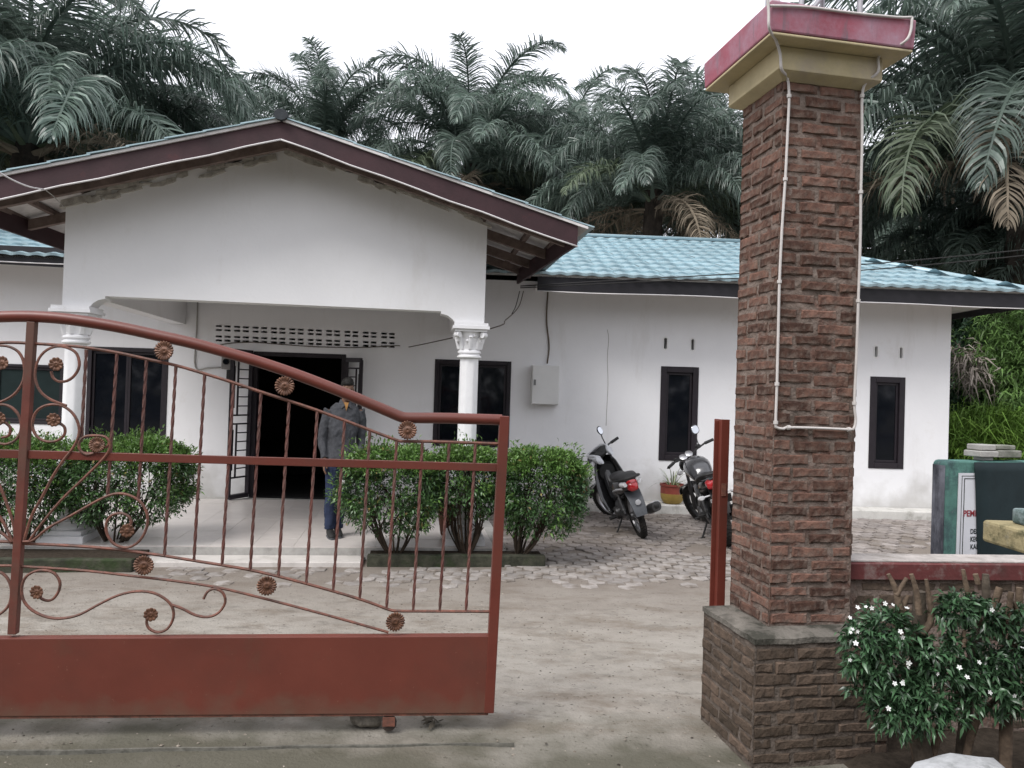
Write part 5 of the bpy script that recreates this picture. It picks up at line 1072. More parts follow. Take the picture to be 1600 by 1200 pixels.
for y in (-.065, .065): mb = MB(); mb.tube([(.985, y, .74), (1.215, y, .285)], .019, 10); p('fork_leg', mb, m_gunm, True)
p('front_fender', strip(arc(1.22, .28, .315, 20, 165, 14), [.06, .085, .10, .11, .115, .12, .125, .13, .13, .13, .125, .12, .11, .10, .08], .012), m_blk, True)
mb = MB(); mb.loft([(.80, 0, .985, .06, .02), (.835, 0, .985, .13, .055), (.90, 0, .975, .15, .075), (.98, 0, .955, .135, .085), (1.06, 0, .93, .09, .07), (1.095, 0, .92, .05, .04)], 18); p('handlebar_cowl', mb, m_matt, True)
mb = MB(); mb.loft([(.812, 0, 1.005, .085, .006), (.84, 0, 1.03, .125, .014), (.93, 0, 1.035, .12, .012), (.99, 0, 1.02, .08, .006)], 16); cw = p('instrument_panel', mb, m_matt, True)
sv_ = MB(); sv_.tube(catmull([(.805, -.10, .985), (.83, -.135, 1.02), (.92, -.14, 1.04), (1.0, -.085, 1.03), (1.03, 0, 1.02), (1.0, .085, 1.03), (.92, .14, 1.04), (.83, .135, 1.02), (.80, .09, .97)], 4), .017, 8); sv_.loft([(.775, .105, .90, .02, .02), (.80, .115, .945, .045, .06), (.86, .12, .985, .05, .045), (.93, .12, 1.02, .035, .02)], 12); sv_.loft([(.775, -.105, .90, .02, .02), (.80, -.115, .945, .045, .06), (.86, -.12, .985, .05, .045), (.93, -.12, 1.02, .035, .02)], 12); p('silver_surround', sv_, m_silver, True)
mb = MB(); mb.loft([(.86, 0, 1.045, .075, .004), (.90, 0, 1.05, .085, .008), (.95, 0, 1.047, .07, .004)], 14); p('gauge_glass', mb, m_glass, True, cw)
mb = MB(); mb.loft([(1.085, 0, .925, .075, .05), (1.11, 0, .92, .04, .03)], 14); p('headlight', mb, m_clear, True)
for y in (-1, 1):
    mb = MB(); mb.tube([(.89, y * .13, .985), (.86, y * .22, 1.0), (.82, y * .34, .995)], .013, 8); p('handlebar', mb, m_gunm, True)
    mb = MB(); mb.tube([(.845, y * .24, 1.0), (.815, y * .355, .995)], [.020, .019], 10); p('grip', mb, m_matt, True)
    mb = MB(); mb.tube([(.895, y * .20, .99), (.90, y * .27, .985), (.875, y * .345, .98)], .006, 6); p('brake_lever', mb, m_rim, True)
mb = MB(); mb.tube([(.88, -.17, 1.0), (.89, -.19, 1.12), (.885, -.20, 1.17)], .007, 8); mb.loft([(.862, -.20, 1.215, .03, .04), (.868, -.20, 1.215, .045, .06), (.90, -.20, 1.215, .025, .035)], 16); mi = p('mirror', mb, m_matt, True); mb = MB(); mb.loft([(.859, -.20, 1.215, .036, .05), (.8615, -.20, 1.215, .036, .05)], 16); p('mirror_glass', mb, m_mirror, True, mi)
mb = MB(); mb.loft([(.86, .18, .945, .03, .03), (.93, .19, .94, .035, .035), (.98, .18, .93, .02, .02)], 12); p('front_indicator', mb, m_clear, True)
# motorcycle ----------------------------------------------------------------
r1 = rearground(1139, 853); f1 = Vector((r1.x + .09, r1.y + 1.285, 0)); f1.z = gz(f1.x, f1.y)
B = Bike('motorcycle', 'black naked motorcycle with number plate half hidden by the red gate post', 'motorcycle', r1, f1, R(18), R(28), 1.29, R(25)); p = B.p
B.wheel(0, .305, .115, False, False); B.wheel(1.29, .30, .092, True, False)
mb = MB(); mb.loft([(.36, 0, .77, .10, .06), (.44, 0, .82, .135, .10), (.58, 0, .865, .155, .125), (.74, 0, .875, .16, .125), (.88, 0, .86, .13, .10), (.95, 0, .84, .07, .05)], 22); tk = p('fuel_tank', mb, m_tank); mb = MB(); mb.lathe([(.038, 0), (.04, .012), (.03, .016)], 16, Matrix.Translation((.68, 0, .996))); p('tank_cap', mb, m_rim, parent=tk)
mb = MB(); mb.loft([(-.20, 0, .845, .05, .02), (-.12, 0, .85, .10, .04), (.06, 0, .82, .125, .05), (.22, 0, .79, .13, .05), (.36, 0, .79, .10, .045), (.42, 0, .80, .06, .02)], 18); p('seat', mb, m_seat)
mb = MB(); mb.loft([(-.30, 0, .80, .05, .035), (-.22, 0, .79, .10, .06), (-.05, 0, .76, .125, .08), (.15, 0, .70, .13, .09), (.34, 0, .64, .10, .09)], 18); p('tail_cowl', mb, m_blk)
mb = MB(); mb.loft([(-.345, 0, .765, .06, .025, 3), (-.33, 0, .77, .095, .045, 3), (-.26, 0, .785, .10, .05, 3)], 16); p('tail_light', mb, m_tail)
mb = MB(); mb.tube(catmull([(.05, .13, .80), (-.14, .14, .855), (-.30, .10, .89), (-.335, 0, .895), (-.30, -.10, .89), (-.14, -.14, .855), (.05, -.13, .80)], 5), .013, 8); p('grab_rail', mb, m_matt)
p('mudguard', strip([(-.20, .72), (-.29, .66), (-.36, .56), (-.39, .44)], [.15, .16, .16, .14], .014), m_matt)
pl = MB(); PM = Matrix.Translation((-.372, 0, .60)) @ Matrix.Rotation(R(-24), 4, 'Y'); pl.box((-.004, -.125, -.052), (.002, .125, .052), PM); po = p('number_plate', pl, mat('black_number_plate', (.012, .012, .012), .5, .1), smooth=False)
TM = B.M @ PM @ Matrix.Translation((-.0055, .112, -.005)) @ Matrix.Rotation(R(-90), 4, 'Z') @ RX
text('plate_number', 'BK 745', TM, .062, mat('white_plate_ink', (.62, .62, .62), .5, .05), po, .0006, .0012, .92)
for y in (-1, 1):
    mb = MB(); mb.tube([(-.26, y * .06, .655), (-.275, y * .15, .655)], .009, 8); mb.loft([(-.325, y * .185, .655, .022, .018), (-.30, y * .185, .655, .042, .026), (-.25, y * .18, .655, .025, .018)], 12); p('rear_indicator', mb, m_clear)
    mb = MB(); mb.tube([(.01, y * .135, .36), (.11, y * .135, .70)], .012, 8); mb.tube([(.03 + .0075 * k, y * .135, .43 + .0255 * k) for k in range(9)], [.03 if k % 2 else .022 for k in range(9)], 10); p('shock_absorber', mb, m_gunm)
    mb = MB(); mb.beam((.44, y * .11, .36), (-.03, y * .115, .305), .035, .05); p('swingarm', mb, m_gunm, smooth=False)
    mb = MB(); mb.tube([(1.0, y * .085, .92), (1.135, y * .085, .62)], .021, 10); mb.tube([(1.13, y * .085, .63), (1.285, y * .085, .30)], .027, 10); p('fork_leg', mb, m_gunm, True)
    mb = MB(); mb.tube([(1.0, y * .06, .97), (.96, y * .14, 1.02), (.91, y * .26, 1.04), (.88, y * .37, 1.03)], .012, 8); p('handlebar', mb, m_matt, True)
    mb = MB(); mb.tube([(.905, y * .27, 1.04), (.875, y * .385, 1.03)], [.020, .019], 10); p('grip', mb, m_matt, True)
    mb = MB(); mb.tube([(.96, y * .22, 1.03), (.965, y * .29, 1.025), (.94, y * .37, 1.015)], .007, 6); mb.loft([(.93, y * .19, 1.04, .03, .025), (.975, y * .19, 1.04, .03, .03)], 10); p('brake_lever', mb, m_matt, True)
    mb = MB(); mb.tube([(.58, y * .09, .60), (.72, y * .12, .45), (.66, y * .11, .26), (.42, y * .10, .30)], .016, 8); p('frame_tube', mb, m_matt)
mb = MB(); mb.loft([(.34, 0, .40, .10, .12), (.46, 0, .38, .14, .15), (.62, 0, .40, .13, .15), (.74, 0, .46, .10, .10)], 16); mb.lathe([(.09, -.16), (.10, -.14), (.10, .14), (.085, .16)], 18, Matrix.Translation((.50, 0, .34)) @ Matrix.Rotation(R(90), 4, 'X'))
for k in range(6): mb.box((.62, -.10, .46 + k * .026), (.80, .10, .472 + k * .026), Matrix.Rotation(R(-8), 4, 'Y'))
p('engine', mb, m_gunm, smooth=False)
mb = MB(); mb.tube(catmull([(.80, -.02, .50), (.84, -.05, .34), (.66, -.10, .22), (.34, -.15, .25), (.16, -.165, .30)], 4), .02, 8); mb.loft([(-.34, -.18, .46, .03, .03), (-.335, -.18, .46, .058, .062), (-.02, -.175, .39, .062, .068), (.14, -.168, .33, .045, .045), (.20, -.165, .30, .02, .02)], 16); p('muffler', mb, m_matt)
mb = MB(); mb.loft([(-.345, -.18, .463, .02, .02), (-.338, -.18, .462, .034, .034)], 12); p('muffler_tip', mb, m_gunm)
mb = MB(); mb.loft([(.98, 0, .90, .06, .06), (1.04, 0, .90, .10, .095), (1.12, 0, .89, .10, .09), (1.15, 0, .885, .06, .055)], 16); p('headlight_shell', mb, m_blk, True); mb = MB(); mb.loft([(1.145, 0, .886, .085, .075), (1.165, 0, .884, .05, .045)], 16); p('headlight', mb, m_clear, True)
for y in (-.045, .05):
    mb = MB(); mb.lathe([(.045, -.05), (.052, -.02), (.052, .0), (.044, .004)], 18, Matrix.Translation((1.0, y, 1.02)) @ Matrix.Rotation(R(-40), 4, 'Y')); p('gauge', mb, m_rim, True)
for y in (-1, 1): mb = MB(); mb.tube([(1.03, y * .09, .86), (1.03, y * .16, .86)], .009, 8); mb.loft([(.99, y * .19, .86, .022, .02), (1.02, y * .19, .86, .036, .028), (1.06, y * .19, .86, .02, .018)], 12); p('front_indicator', mb, m_clear, True)
p('front_fender', strip(arc(1.29, .30, .335, 35, 150, 12), [.06, .09, .10, .11, .115, .12, .12, .12, .115, .11, .10, .09, .07], .012), m_blk, True)
mb = MB(); mb.tube([(.95, -.20, 1.04), (.955, -.225, 1.15), (.95, -.245, 1.20)], .007, 8); mb.loft([(.928, -.25, 1.25, .045, .045), (.933, -.25, 1.25, .062, .062), (.955, -.25, 1.25, .03, .03)], 18); mi = p('mirror', mb, m_gunm, True); mb = MB(); mb.loft([(.925, -.25, 1.25, .05, .05), (.9275, -.25, 1.25, .052, .052)], 18); p('mirror_glass', mb, m_mirror, True, mi)
mb = MB(); mb.tube([(.40, .10, .26), (.35, .20, .12), (.32, .265, .055)], .012, 8); mb.beam((.30, .28, .06), (.35, .25, .06), .035, .012); p('side_stand', mb, m_matt)
mb = MB(); mb.tube([(.40, -.24, .32), (.40, .24, .32)], .014, 8); mb.tube([(.18, -.22, .38), (.18, -.13, .38)], .016, 8); mb.tube([(.18, .22, .38), (.18, .13, .38)], .016, 8); p('foot_peg', mb, m_matt)
mb = MB(); mb.tube([(-.02, .085, .34), (.44, .085, .42)], .008, 6); mb.tube([(-.02, .085, .27), (.44, .085, .30)], .008, 6); p('drive_chain', mb, m_gunm); mb = MB(); mb.loft([(.30, 0, .56, .135, .06), (.42, 0, .60, .145, .09), (.56, 0, .66, .13, .05)], 14); p('side_panel', mb, m_blk)

# ------------------------------------------------------------------ the man on the porch
pu, pv = FP.floor(521, 842, FLOOR); pbase = FP.w(pu, pv + .1, FLOOR)
man = thing('person', 'man in a dark grey shirt and jeans standing at the open doorway of the porch', 'person', pbase)
PM = Matrix.Translation(pbase) @ FP.m @ Matrix.Rotation(R(14), 4, 'Z') @ Matrix.Diagonal((.84, .92, 1, 1))
def LX(z): return .085 * (z / 1.5) ** 1.2
def limb(mb, pts, rs, n=12): mb.tube(catmull(pts, 4), [float(q) for q in np.interp(np.linspace(0, 1, 4 * (len(pts) - 1) + 1), np.linspace(0, 1, len(rs)), rs)], n)
def torso(mb, grow=0, z0=.80, z1=1.42):
    secs = [(z, LX(z) , .0 + cy, a + grow, b + grow, 2.3) for z, a, b, cy in ((.78, .165, .115, .0), (.86, .17, .12, .0), (.98, .155, .105, -.005), (1.08, .16, .108, -.005), (1.2, .178, .115, .0), (1.30, .185, .112, .01), (1.37, .165, .095, .015), (1.42, .10, .07, .015), (1.45, .062, .06, .01)) if z0 <= z <= z1 + .001]
    mb.loft(secs, 20, 'z')
SH = [(-.185 + LX(1.33), .01, 1.345), (-.225 + LX(1.2), .02, 1.2), (-.24 + LX(1.05), .015, 1.06), (-.225 + LX(.93), -.03, .93), (-.205 + LX(.82), -.065, .82)]
SR = [(.185 + LX(1.33), .01, 1.345), (.235 + LX(1.2), .03, 1.2), (.245 + LX(1.05), .02, 1.06), (.235 + LX(.93), -.04, .94), (.215 + LX(.84), -.08, .85)]
LL = [(-.085 + LX(.8), 0, .82), (-.085 + LX(.6), -.01, .60), (-.075 + LX(.45), -.015, .46), (-.07, .0, .28), (-.055, .012, .09)]
LRg = [(.085 + LX(.8), 0, .82), (.085 + LX(.6), .02, .60), (.075 + LX(.45), .03, .46), (.062, .06, .28), (.05, .085, .09)]
def hand(mb, wr, side):
    w_ = Vector(wr); palm = w_ + Vector((0, -.008, -.075)); mb.tube([w_ + Vector((0, 0, .02)), w_, w_ + Vector((0, -.004, -.035)), palm], [.026, .027, .036, .034], 10, flat=.55)
    for k, (off, ln) in enumerate(((-.027, .062), (-.009, .072), (.009, .068), (.026, .052))):
        b = palm + Vector((.004 * side, off * 1.0, -.002)); mb.tube([b + Vector((0, 0, .015)), b + Vector((0, -.002, -ln * .4)), b + Vector((-.012 * side, -.004, -ln * .75)), b + Vector((-.026 * side, -.006, -ln))], [.0095, .009, .0082, .0065], 7)
    b = w_ + Vector((-.006 * side, -.028, -.03)); mb.tube([b, b + Vector((-.012 * side, -.022, -.025)), b + Vector((-.02 * side, -.028, -.055))], [.012, .0105, .008], 7)
body = MB(); torso(body, -.02, .78, 1.45); limb(body, SH, (.05, .045, .04, .034, .028)); limb(body, SR, (.05, .045, .04, .034, .028)); limb(body, LL, (.078, .07, .055, .05, .036)); limb(body, LRg, (.078, .07, .055, .05, .036))
hx = LX(1.5) + .015
body.tube([(LX(1.4), .012, 1.38), (LX(1.45) + .004, .006, 1.45), (hx, .0, 1.50)], [.062, .053, .055], 14)
body.loft([(1.445, hx, -.035, .030, .035), (1.47, hx, -.025, .052, .062), (1.51, hx, -.012, .066, .083), (1.56, hx, -.002, .073, .094), (1.61, hx, .006, .073, .095), (1.65, hx, .010, .06, .08), (1.675, hx, .012, .03, .04)], 18, 'z')
body.tube([(hx, -.10, 1.575), (hx, -.113, 1.545), (hx, -.116, 1.533), (hx, -.098, 1.525)], [.008, .012, .015, .010], 8); body.tube([(hx - .024, -.088, 1.493), (hx, -.098, 1.49), (hx + .024, -.088, 1.493)], [.006, .010, .006], 8)
for s_ in (-1, 1): body.loft([(1.525, hx + s_ * .074, .004, .010, .012), (1.555, hx + s_ * .078, .006, .013, .020), (1.58, hx + s_ * .076, .008, .010, .014)], 10, 'z'); body.tube([(hx + s_ * .018, -.090, 1.588), (hx + s_ * .045, -.080, 1.59)], [.010, .008], 6)
hand(body, SH[-1], -1); hand(body, SR[-1], 1)
m_skin = mat('brown_skin', (.19, .105, .07), .55, .1, 9, .05, 80, .35)
o = part('body', body, m_skin, man, PM, smooth=True); q = o.modifiers.new('blend', 'REMESH'); q.mode = 'VOXEL'; q.voxel_size = .0065; q.use_smooth_shade = True
for s_ in (-1, 1): mb = MB(); mb.lathe([(.002, -.012), (.0095, -.007), (.0115, 0), (.0095, .007), (.002, .012)], 10, Matrix.Translation((hx + s_ * .031, -.083, 1.565))); part('eye', mb, mat('dark_eye', (.02, .015, .012), .2, .1), man, PM, smooth=True)
tex = bpy.data.textures.new('cloth_folds', 'CLOUDS'); tex.noise_scale = .09; tex.noise_depth = 2
def cloth(name, mb, m, vox=.009, amt=.034):
    o = part(name, mb, m, man, PM, smooth=True); q = o.modifiers.new('blend', 'REMESH'); q.mode = 'VOXEL'; q.voxel_size = vox; q.use_smooth_shade = True; s = o.modifiers.new('soften', 'SMOOTH'); s.iterations = 3
    d = o.modifiers.new('folds', 'DISPLACE'); d.texture = tex; d.strength = amt; d.mid_level = .5; d.texture_coords = 'LOCAL'; return o
sh = MB(); torso(sh, .012, .78, 1.42); limb(sh, SH[:-1] + [(SH[-1][0], SH[-1][1], SH[-1][2] + .015)], (.072, .066, .058, .052, .046)); limb(sh, SR[:-1] + [(SR[-1][0], SR[-1][1], SR[-1][2] + .015)], (.072, .066, .058, .052, .046))
cloth('shirt', sh, mat('charcoal_shirt_cloth', (.066, .068, .075), .9, .2, 25, .2, 200, .1))
cl = MB()
for s_ in (-1, 1): cl.add([(LX(1.42) + s_ * .055, .03, 1.465), (LX(1.42) + s_ * .085, -.03, 1.43), (LX(1.38) + s_ * .062, -.105, 1.365), (LX(1.38) + s_ * .018, -.10, 1.40), (LX(1.42) + s_ * .05, -.045, 1.45)], [(0, 1, 2, 3, 4)])
o = part('collar', cl, MATS['charcoal_shirt_cloth'], man, PM); q = o.modifiers.new('thick', 'SOLIDIFY'); q.thickness = .006
mb = MB(); mb.loft([(-.122, LX(1.36), 1.345, .010, .02), (-.1155, LX(1.38), 1.385, .026, .035)], 12, 'z') if False else mb.add([(LX(1.4) - .03, -.08, 1.43), (LX(1.4) + .03, -.08, 1.43), (LX(1.38) + .014, -.108, 1.385), (LX(1.35) + .0, -.118, 1.345), (LX(1.38) - .014, -.108, 1.385)], [(0, 1, 2, 3, 4)]); o = part('undershirt', mb, mat('orange_tee_cloth', (.30, .16, .06), .9, .1, 20, .1, 200, .1), man, PM); q = o.modifiers.new('thick', 'SOLIDIFY'); q.thickness = .012
tr = MB(); torso(tr, .006, .78, .98); limb(tr, LL, (.098, .09, .074, .068, .066)); limb(tr, LRg, (.098, .09, .074, .068, .066)); cloth('trousers', tr, mat('dark_blue_denim', (.030, .040, .075), .9, .25, 18, .2, 200, .1))
for P_ in (LL, LRg):
    x, y, _ = P_[-1]; mb = MB(); T = PM @ Matrix.Translation((x, y, 0)) @ Matrix.Rotation(R(-90), 4, 'Z'); mb.loft([(-.07, 0, .045, .030, .040), (-.05, 0, .055, .040, .054), (.0, 0, .055, .042, .055), (.06, 0, .045, .044, .044), (.13, 0, .034, .046, .032), (.175, 0, .026, .034, .022), (.19, 0, .02, .016, .012)], 16); s_ = part('shoe', mb, m_matt, man, T, smooth=True)
    mb = MB(); mb.loft([(-.078, 0, .010, .030, .010, 4), (-.03, 0, .010, .043, .010, 4), (.09, 0, .010, .049, .010, 4), (.165, 0, .010, .038, .010, 4), (.20, 0, .010, .014, .009, 4)], 16); part('sole', mb, m_greyp, s_, T, smooth=True, auto=40)
hr = MB(); hr.loft([(1.555, hx, .045, .066, .062), (1.60, hx, .020, .082, .094), (1.64, hx, .012, .080, .098), (1.675, hx, .010, .062, .078), (1.695, hx, .012, .03, .04)], 18, 'z'); hr.tube([(hx - .06, -.07, 1.625), (hx, -.092, 1.63), (hx + .06, -.07, 1.625)], [.018, .022, .018], 8)
o = part('hair', hr, mat('black_hair', (.010, .009, .008), .6, .3, 40, .3, 150, .3), man, PM, smooth=True); d = o.modifiers.new('tousle', 'DISPLACE'); d.texture = tex; d.strength = .02
# ------------------------------------------------------------------ oil palms
m_frond = mat('oil_palm_leaflet', (.088, .122, .104), .36, .3, 3, 0, 40, .55, rand=.25, island=.45, col2=(.145, .195, .158), trans=.36)
m_frondy = mat('yellow_green_palm_leaflet', (.065, .09, .055), .5, .3, 3, 0, 40, .35, rand=.25, island=.3, col2=(.10, .125, .075), trans=.15)
m_dry = mat('dry_palm_leaflet', (.14, .115, .085), .8, .3, 3, 0, 40, .15, rand=.25, island=.4, col2=(.22, .185, .14), trans=.08)
m_ptrunk = mat('oil_palm_trunk', (.028, .025, .022), .95, .4, 6, .8, 20, .08, col2=(.06, .05, .042))
def frond_mesh(seed, L_, e0, e1, hang, m, npair=62, lw=.052, sway=0., bend=1.3):
    """one feather leaf growing along +X from the origin; e0/e1 = elevation at base/tip"""
    g = np.random.default_rng(seed); n = 30; s = np.linspace(0, 1, n); el = e0 + (e1 - e0) * s ** bend
    az = sway * s ** 2 + .10 * np.sin(s * 3 + seed)
    d = np.stack([np.cos(el) * np.cos(az), np.cos(el) * np.sin(az), np.sin(el)], 1); P = np.concatenate([[np.zeros(3)], np.cumsum((d[:-1] + d[1:]) / 2 * (L_ / (n - 1)), 0)], 0)
    mb = MB(); rad = [.05 * (1 - q) ** .8 * (1.0 if q > .05 else 1.5) + .006 for q in s]; mb.tube([Vector(p) for p in P], rad, 5, flat=.7)
    V = []; F = []; o = 0
    for k in range(npair):
        t = .10 + .895 * (k + g.random() * .6) / npair
        if t > .998: continue
        i = min(int(t * (n - 1)), n - 2); f = t * (n - 1) - i; p = P[i] * (1 - f) + P[i + 1] * f; tg = d[i]; up = np.array([-math.sin(el[i]) * math.cos(az[i]), -math.sin(el[i]) * math.sin(az[i]), math.cos(el[i])]); sd = np.cross(up, tg)
        ll = L_ * .180 * (math.sin(math.pi * min(1, (t * .88 + .14))) ** .55 + .05) * g.uniform(.8, 1.12)
        for sg in (-1, 1):
            if g.random() < .03: continue
            fw = .45 + .9 * t ** 3; dr = sd * sg * .95 + tg * fw + up * g.choice([-.45, .1, .65]) * g.uniform(.6, 1.2); dr /= np.linalg.norm(dr); q = p.copy(); w_ = lw * g.uniform(.75, 1.15); wv = np.cross(dr, up + .6 * g.normal(0, 1, 3)); wv /= np.linalg.norm(wv) + 1e-9
            segs = 4; ring = []
            for j in range(segs + 1):
                ww = w_ * (.55, 1.0, .85, .5, .03)[j] * .5; ring += [q - wv * ww, q + wv * ww]; q = q + dr * ll / segs; dr = dr + np.array([0, 0, -1]) * hang * (.25 + .32 * j) * g.uniform(.75, 1.25); dr /= np.linalg.norm(dr)
            V += ring; F += [(o + 2*j, o + 2*j + 1, o + 2*j + 3, o + 2*j + 2) for j in range(segs)]; o += 2 * segs + 2
    mb.add(V, F); me = mb.mesh('frond') if False else bpy.data.meshes.new('frond'); me.from_pydata(mb.v, [], mb.f); me.materials.append(m); return me
LF = 4.6
FM = {'up': [frond_mesh(k, LF, 1.40, -.75 - .25 * k, .62, m_frond, 150, .034, (-.25, .3, .1)[k], 1.9) for k in range(3)],
      'mid': [frond_mesh(10 + k, LF, 1.08, -1.05 - .1 * k, .95, m_frond, 150, .034, (-.35, .35, .1, -.1)[k], 1.5) for k in range(4)],
      'low': [frond_mesh(20 + k, LF * .97, .55, -1.15 - .1 * k, .95, m_frond, 145, .033, (-.3, .3, .1)[k], 1.2) for k in range(3)],
      'yel': [frond_mesh(30 + k, LF * .95, .45, -1.2, .95, m_frondy, 135, .033, (-.3, .3)[k], 1.2) for k in range(2)],
      'dry': [frond_mesh(40 + k, LF * .88, .15, -1.38, 1.1, m_dry, 110, .028, (-.3, .25)[k], 1.1) for k in range(2)]}
def trunk(base, top, r, seed, n=14):
    mb = MB(); k = 22; vs = []; rr = random.Random(seed); H_ = (top - base)
    for i in range(k + 1):
        for j in range(n):
            t = 2 * math.pi * j / n; q = r * (1.15 - .25 * i / k) * (1 + (.16 if (i + j) % 2 else -.06) * rr.uniform(.6, 1.2)); c = base + H_ * (i / k); vs.append((c.x + math.cos(t) * q, c.y + math.sin(t) * q, c.z))
    mb.add(vs, [(i*n+j, i*n+(j+1) % n, (i+1)*n+(j+1) % n, (i+1)*n+j) for i in range(k) for j in range(n)] + [tuple(k*n+j for j in range(n))]); return mb
PALMG = 'oil palms behind the house'
def palm(px, py, d, L_, label, seed, nup=6, nmid=13, nlow=8, nyel=2, ndry=2, az0=None, only=None, r=.22):
    rr = random.Random(seed); crown = at_y(px, py, d); base = Vector((crown.x + rr.uniform(-.2, .2), crown.y + rr.uniform(-.2, .2), -.05)); t = thing('oil_palm', label, 'palm tree', base, PALMG); part('trunk', trunk(base, crown + Vector((0, 0, .1)), r, seed), m_ptrunk, t)
    a = rr.random() * 6.28; sc_ = L_ / LF
    for cls, n in (('up', nup + 1), ('mid', nmid + 6), ('low', nlow + 9), ('yel', nyel + 1), ('dry', ndry + 2)):
        for k in range(n):
            a += 2.399 + rr.uniform(-.2, .2); me = FM[cls][rr.randrange(len(FM[cls]))]; z = {'up': .25, 'mid': .10, 'low': -.15, 'yel': -.2, 'dry': -.35}[cls]
            M = Matrix.Translation(crown + Vector((math.cos(a) * r * .6, math.sin(a) * r * .6, z))) @ Matrix.Rotation(a, 4, 'Z') @ Matrix.Rotation(rr.uniform(-.16, .16), 4, 'Y') @ Matrix.Rotation(rr.uniform(-.2, .2), 4, 'X') @ Matrix.Scale(sc_ * rr.uniform(.88, 1.08), 4)
            part('frond', me, None, t, M)
    return t
palm(45, 215, 15, 5.55, 'tallest oil palm at the upper left corner, its trunk dark behind the gable roof', 1, 8, 13, 9, 3, 3, r=.27)
palm(215, 260, 18.5, 3.75, 'oil palm with arching fronds over the left slope of the gable roof', 2, 4, 13, 9, 2, 1)
palm(370, 250, 25, 3.58, 'small far oil palm peeping just left of the gable peak', 3, 2, 9, 8, 0, 0)
palm(505, 245, 21, 3.67, 'oil palm whose upright fronds stand just right of the gable peak', 4, 8, 9, 8, 1, 0)
palm(735, 265, 19.5, 4.07, 'big oil palm in the middle of the sky gap above the right gable slope', 5, 8, 14, 9, 2, 1)
palm(885, 275, 24.5, 3.75, 'oil palm with drooping fronds above the tip of the gable eave', 6, 4, 12, 9, 2, 1)
palm(1022, 305, 17.5, 3.67, 'oil palm with two upright fronds and dry brown skirt over the teal roof ridge', 7, 7, 11, 8, 3, 4)
palm(1150, 290, 21, 3.91, 'oil palm half hidden directly behind the brick pillar', 8, 6, 12, 9, 2, 2)
palm(1375, 375, 25, 3.6, 'far oil palm right beside the brick pillar under its cap', 9, 5, 12, 9, 1, 1)
palm(1600, 225, 15.5, 6.64, 'large oil palm at the upper right edge with long fronds arching left', 10, 6, 14, 10, 2, 3, r=.27)
palm(1560, 395, 18, 3.99, 'low oil palm above the right end of the teal roof', 11, 3, 10, 9, 2, 2)
palm(1700, 420, 16.5, 3.99, 'low oil palm reaching in from the right edge behind the bushes', 12, 3, 12, 8, 2, 2)
palm(-70, 260, 20, 4.07, 'oil palm cut off by the left edge behind the tallest palm', 13, 6, 13, 8, 2, 2)
palm(120, 230, 23, 3.75, 'far oil palm between the two big ones at the left', 14, 5, 12, 8, 0, 0)
palm(950, 320, 27, 3.75, 'far dark oil palm low behind the teal ridge', 16, 4, 12, 9, 1, 0)
palm(1480, 300, 26, 4.35, 'far oil palm between pillar and right edge', 18, 5, 12, 9, 0, 0)
# ------------------------------------------------------------------ other greenery
m_bush = mat('dark_broad_leaf', (.024, .055, .030), .4, .35, 4, 0, 40, .4, island=.6, col2=(.045, .09, .045), trans=.12); m_grass = mat('bright_tall_grass', (.115, .22, .04), .5, .3, 3, 0, 40, .3, island=.45, col2=(.18, .30, .06), trans=.3); m_bamb = mat('mid_green_bamboo_leaf', (.10, .185, .055), .45, .3, 3, 0, 40, .35, island=.5, col2=(.16, .27, .08), trans=.3); m_brown = mat('dead_brown_leaf', (.22, .19, .165), .85, .3, 3, 0, 40, .1, island=.4, col2=(.34, .30, .27))
def bushmass(name, specs, label, cat, m, L_, W_, seed, k=8, spread=.8, up=.1, kind=None, stems=True, droop=.2, tag_part='foliage', mst=None):
    """specs: (px, py, depth, radius m, clusters)"""
    g = random.Random(seed); pts = []; nr = []
    for px, py, d, r, n in specs:
        c = at_y(px, py, d)
        for i in range(n):
            v = Vector((g.gauss(0, 1), g.gauss(0, 1), g.gauss(.1, 1))).normalized(); q = g.uniform(.3, 1.05) * (1 + .3 * noise.noise(v * 2 + Vector((seed, 0, 0)))); pts.append(c + v * r * q); nr.append(v * .8)
    me = leaves(tag_part, [tuple(p) for p in pts], [tuple(p) for p in nr], k, L_, W_, seed, spread, up, droop=droop, jit=L_ * .4)
    if kind: me.materials.append(m); o = bpy.data.objects.new(name, me); link(o); return tag(o, label, cat, kind=kind)
    c0 = at_y(specs[0][0], specs[0][1], specs[0][2]); t = thing(name, label, cat, (c0.x, c0.y, 0)); part(tag_part, me, m, t, kind='stuff')
    if stems:
        for px, py, d, r, n in specs[:6]:
            c = at_y(px, py, d); b = Vector((c0.x * .3 + c.x * .7, c0.y * .3 + c.y * .7, -.05)); mb = MB(); mb.tube(catmull([b, b.lerp(c, .5) + Vector((g.uniform(-.1, .1), 0, 0)), c], 4), [.05 * max(.5, r)] * 4 + [.03 * max(.5, r)] * 4 + [.015], 6); part('stem', mb, mst or m_stem, t, smooth=True)
    return t
bushmass('leafy_tree', [(1500, 40, 22, 1.5, 260), (1560, 20, 22, 1.7, 260), (1480, 110, 22, 1.2, 180), (1540, 110, 22, 1.5, 220), (1600, 60, 22, 1.8, 260), (1440, 200, 23, 1.0, 90), (1560, 200, 22, 1.6, 200), (1520, -60, 22, 1.6, 240), (1610, -60, 22, 1.9, 240)], 'tall dark small-leaved tree rising out of frame at the upper right', 'tree', m_bush, .16, .07, 31, 9)
